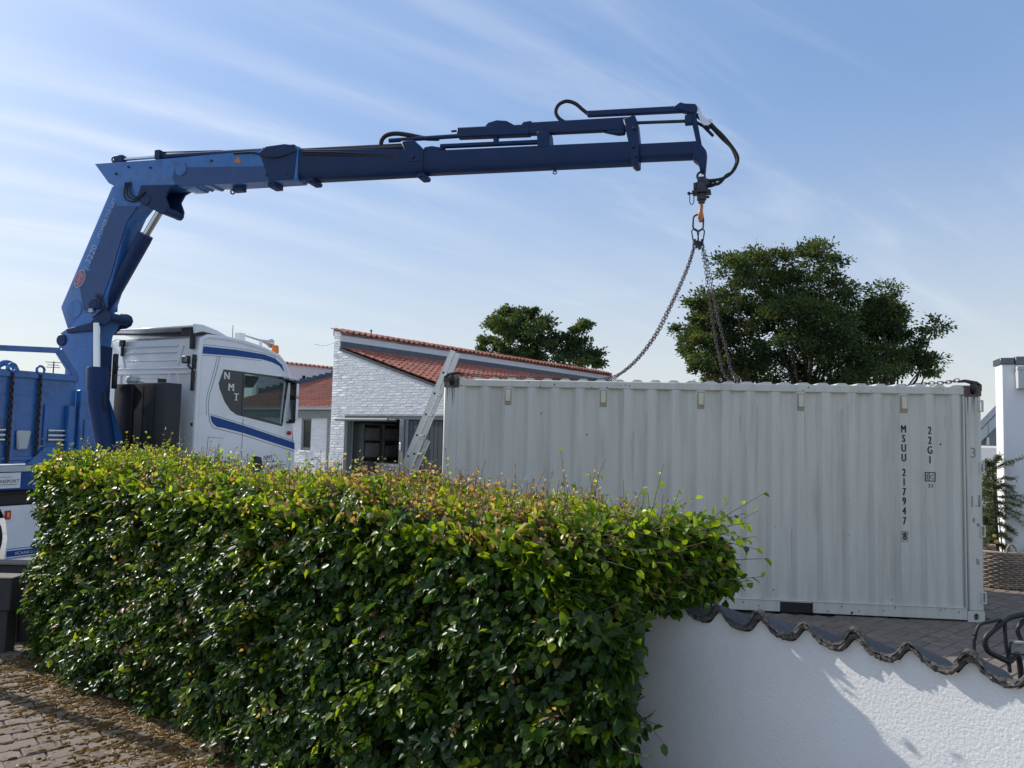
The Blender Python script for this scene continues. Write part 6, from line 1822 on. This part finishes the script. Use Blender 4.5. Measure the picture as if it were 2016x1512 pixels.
# ================================================================== TREES
def tree(name, label, base, trunks, blobs, depth, leaf, per, seed, shear=0.0):
    """blobs: (x, z, r) in world metres at the tree's distance; the trunk forks into a limb for every leaf mass"""
    rr = random.Random(seed); rg = np.random.default_rng(seed)
    r0 = root(name, base, 0, label, 'tree')
    bx, by, bz = base
    tr_ = MB()
    heads = []
    for (dx, h, r) in trunks:
        p = [(dx * .2, 0, 0), (dx * .5 + rr.gauss(0, .08), rr.gauss(0, .1), h * .5), (dx, rr.gauss(0, .2), h)]
        tr_.tube(p, [r, r * .8, r * .6], 9); heads.append(Vector(p[-1]))
    tr_.build('trunk', M['bark'], r0, smooth=80)
    P = []; Nn = []; S = []; TT = []
    lm = MB()
    for (x, z, r) in blobs:
        c = Vector((x - bx, rr.uniform(-depth, depth), z - bz))
        h = min(heads, key=lambda q: (q - c).length)
        mid = (h + c) / 2 + Vector((rr.gauss(0, .2), rr.gauss(0, .2), -0.15))
        lm.tube([h, mid, c], [0.07, 0.04, 0.015], 6)
        ncl = max(4, int(per * r * r))
        for k in range(ncl):
            d = Vector((rr.gauss(0, 1), rr.gauss(0, 1), rr.gauss(0, 1) + 0.15)).normalized()
            f = rr.uniform(0.45, 1.0) ** .6
            cc = c + Vector((d.x * r * f, d.y * r * f * 1.1, d.z * r * f * .85))
            if rr.random() < .30: lm.tube([c, cc], [0.016, 0.005], 4)
            m = int(rr.uniform(110, 190)); cr = rr.uniform(0.16, 0.34) * (0.6 + r * .45)
            g_ = rg.normal(size=(m, 3)) * np.array([cr, cr, cr * .62]) * .62
            P.append(np.array(cc)[None] + g_); 
            tp = unit(g_ + np.array(d)[None] * cr * .7 + rg.normal(size=(m, 3)) * .15 + np.array([-0.12, 0, -0.05])); Nn.append(tp)
            S.append(rg.uniform(.6, 1.25, m) * leaf)
            bt = rr.uniform(0, .5) + (0.25 if rr.random() < .12 else 0)
            TT.append(np.clip(bt + rg.uniform(-.15, .3, m), 0, 1))
    P = np.concatenate(P); T_ = np.concatenate(Nn); S = np.concatenate(S); TT = np.concatenate(TT)
    nr = unit(rg.normal(size=P.shape) + np.array([0, 0, .6]))
    V, F, ti = leaf_cards(P, T_, nr, S, 0.55, TT)
    lm.build('limb', M['bark'], r0, smooth=80)
    link('crown', raw_mesh('crown', V, F, M['treeleaf'], ti), r0)
    return r0


def big(px, py, pr): return (5.71 + (px - 1330) * 0.01787, 8.78 - (py - 490) * 0.0179 + 0.00042 * (px - 1520), pr * 0.0179)


bl = [big(*b) for b in ((1398, 612, 42), (1378, 645, 32), (1425, 552, 42), (1475, 528, 38), (1535, 522, 40), (1592, 522, 38), (1642, 528, 26), (1500, 580, 58), (1572, 590, 66), (1640, 590, 52), (1440, 612, 56), (1400, 688, 52), (1388, 728, 38), (1460, 700, 60), (1530, 660, 66), (1600, 670, 66), (1670, 650, 58), (1735, 600, 38), (1765, 615, 34), (1718, 660, 54), (1770, 655, 34), (1805, 655, 20), (1800, 700, 24), (1750, 708, 40), (1700, 722, 52), (1620, 740, 58), (1540, 745, 58), (1460, 745, 46), (1815, 735, 16), (1785, 730, 30), (1730, 750, 44), (1378, 690, 34), (1780, 690, 34), (1785, 635, 26), (1800, 720, 24), (1755, 640, 40), (1420, 650, 46), (1600, 800, 60), (1480, 800, 50), (1700, 790, 50))]
tree('broadleaf_tree', 'large dark green broadleaf tree rising behind the container', (9.9, 27, ROAD_Z), [(-1.2, 2.6, 0.22), (0.2, 3.0, 0.28), (1.6, 2.7, 0.2), (3.2, 2.9, 0.14)], bl, 1.5, 0.122, 33, 5)


def lft(px, py, pr): return (-1.93 + (px - 945) * 0.0296, 9.4 - (py - 610) * 0.0297, pr * 0.0297)


bl = [lft(*b) for b in ((958, 668, 10), (975, 640, 10), (1000, 618, 9), (1045, 622, 9), (1068, 640, 10), (952, 700, 12), (1015, 645, 38), (1050, 650, 36), (985, 660, 34), (1065, 690, 34), (1000, 630, 24), (1035, 635, 26), (1030, 665, 40), (965, 680, 20), (1010, 680, 38), (1050, 685, 32), (1030, 620, 14), (1040, 720, 40), (980, 705, 20), (1075, 668, 16))]
tree('broadleaf_tree', 'rounded green tree beyond the garage roof, left of a smaller dark one', (0.5, 45, ROAD_Z), [(-0.4, 3.4, 0.25), (0.9, 3.2, 0.22)], bl, 1.5, 0.20, 9, 8)
bl = [lft(*b) for b in ((1140, 668, 26), (1142, 650, 13), (1120, 688, 32), (1150, 695, 30), (1100, 690, 28), (1085, 700, 26), (1135, 705, 34), (1165, 712, 16), (1130, 725, 32), (1178, 722, 8), (1092, 675, 12))]
tree('broadleaf_tree', 'smaller dark tree with a pointed top at the far end of the garage roof', (3.8, 44, ROAD_Z), [(0, 3.4, 0.2)], bl, 1.2, 0.20, 10, 9)
bl = [(8.35, 1.3, .45), (8.6, 1.0, .5), (8.2, .7, .5), (8.7, .5, .6), (8.05, 0.35, .4)]
tree('garden_shrub', 'dark green shrub behind the potted conifer', (8.3, 13.2, ROAD_Z), [(0.1, .5, .03), (-.1, .4, .03)], bl, .3, 0.05, 60, 12)
bpy.data.objects['garden_shrub']['category'] = 'shrub'
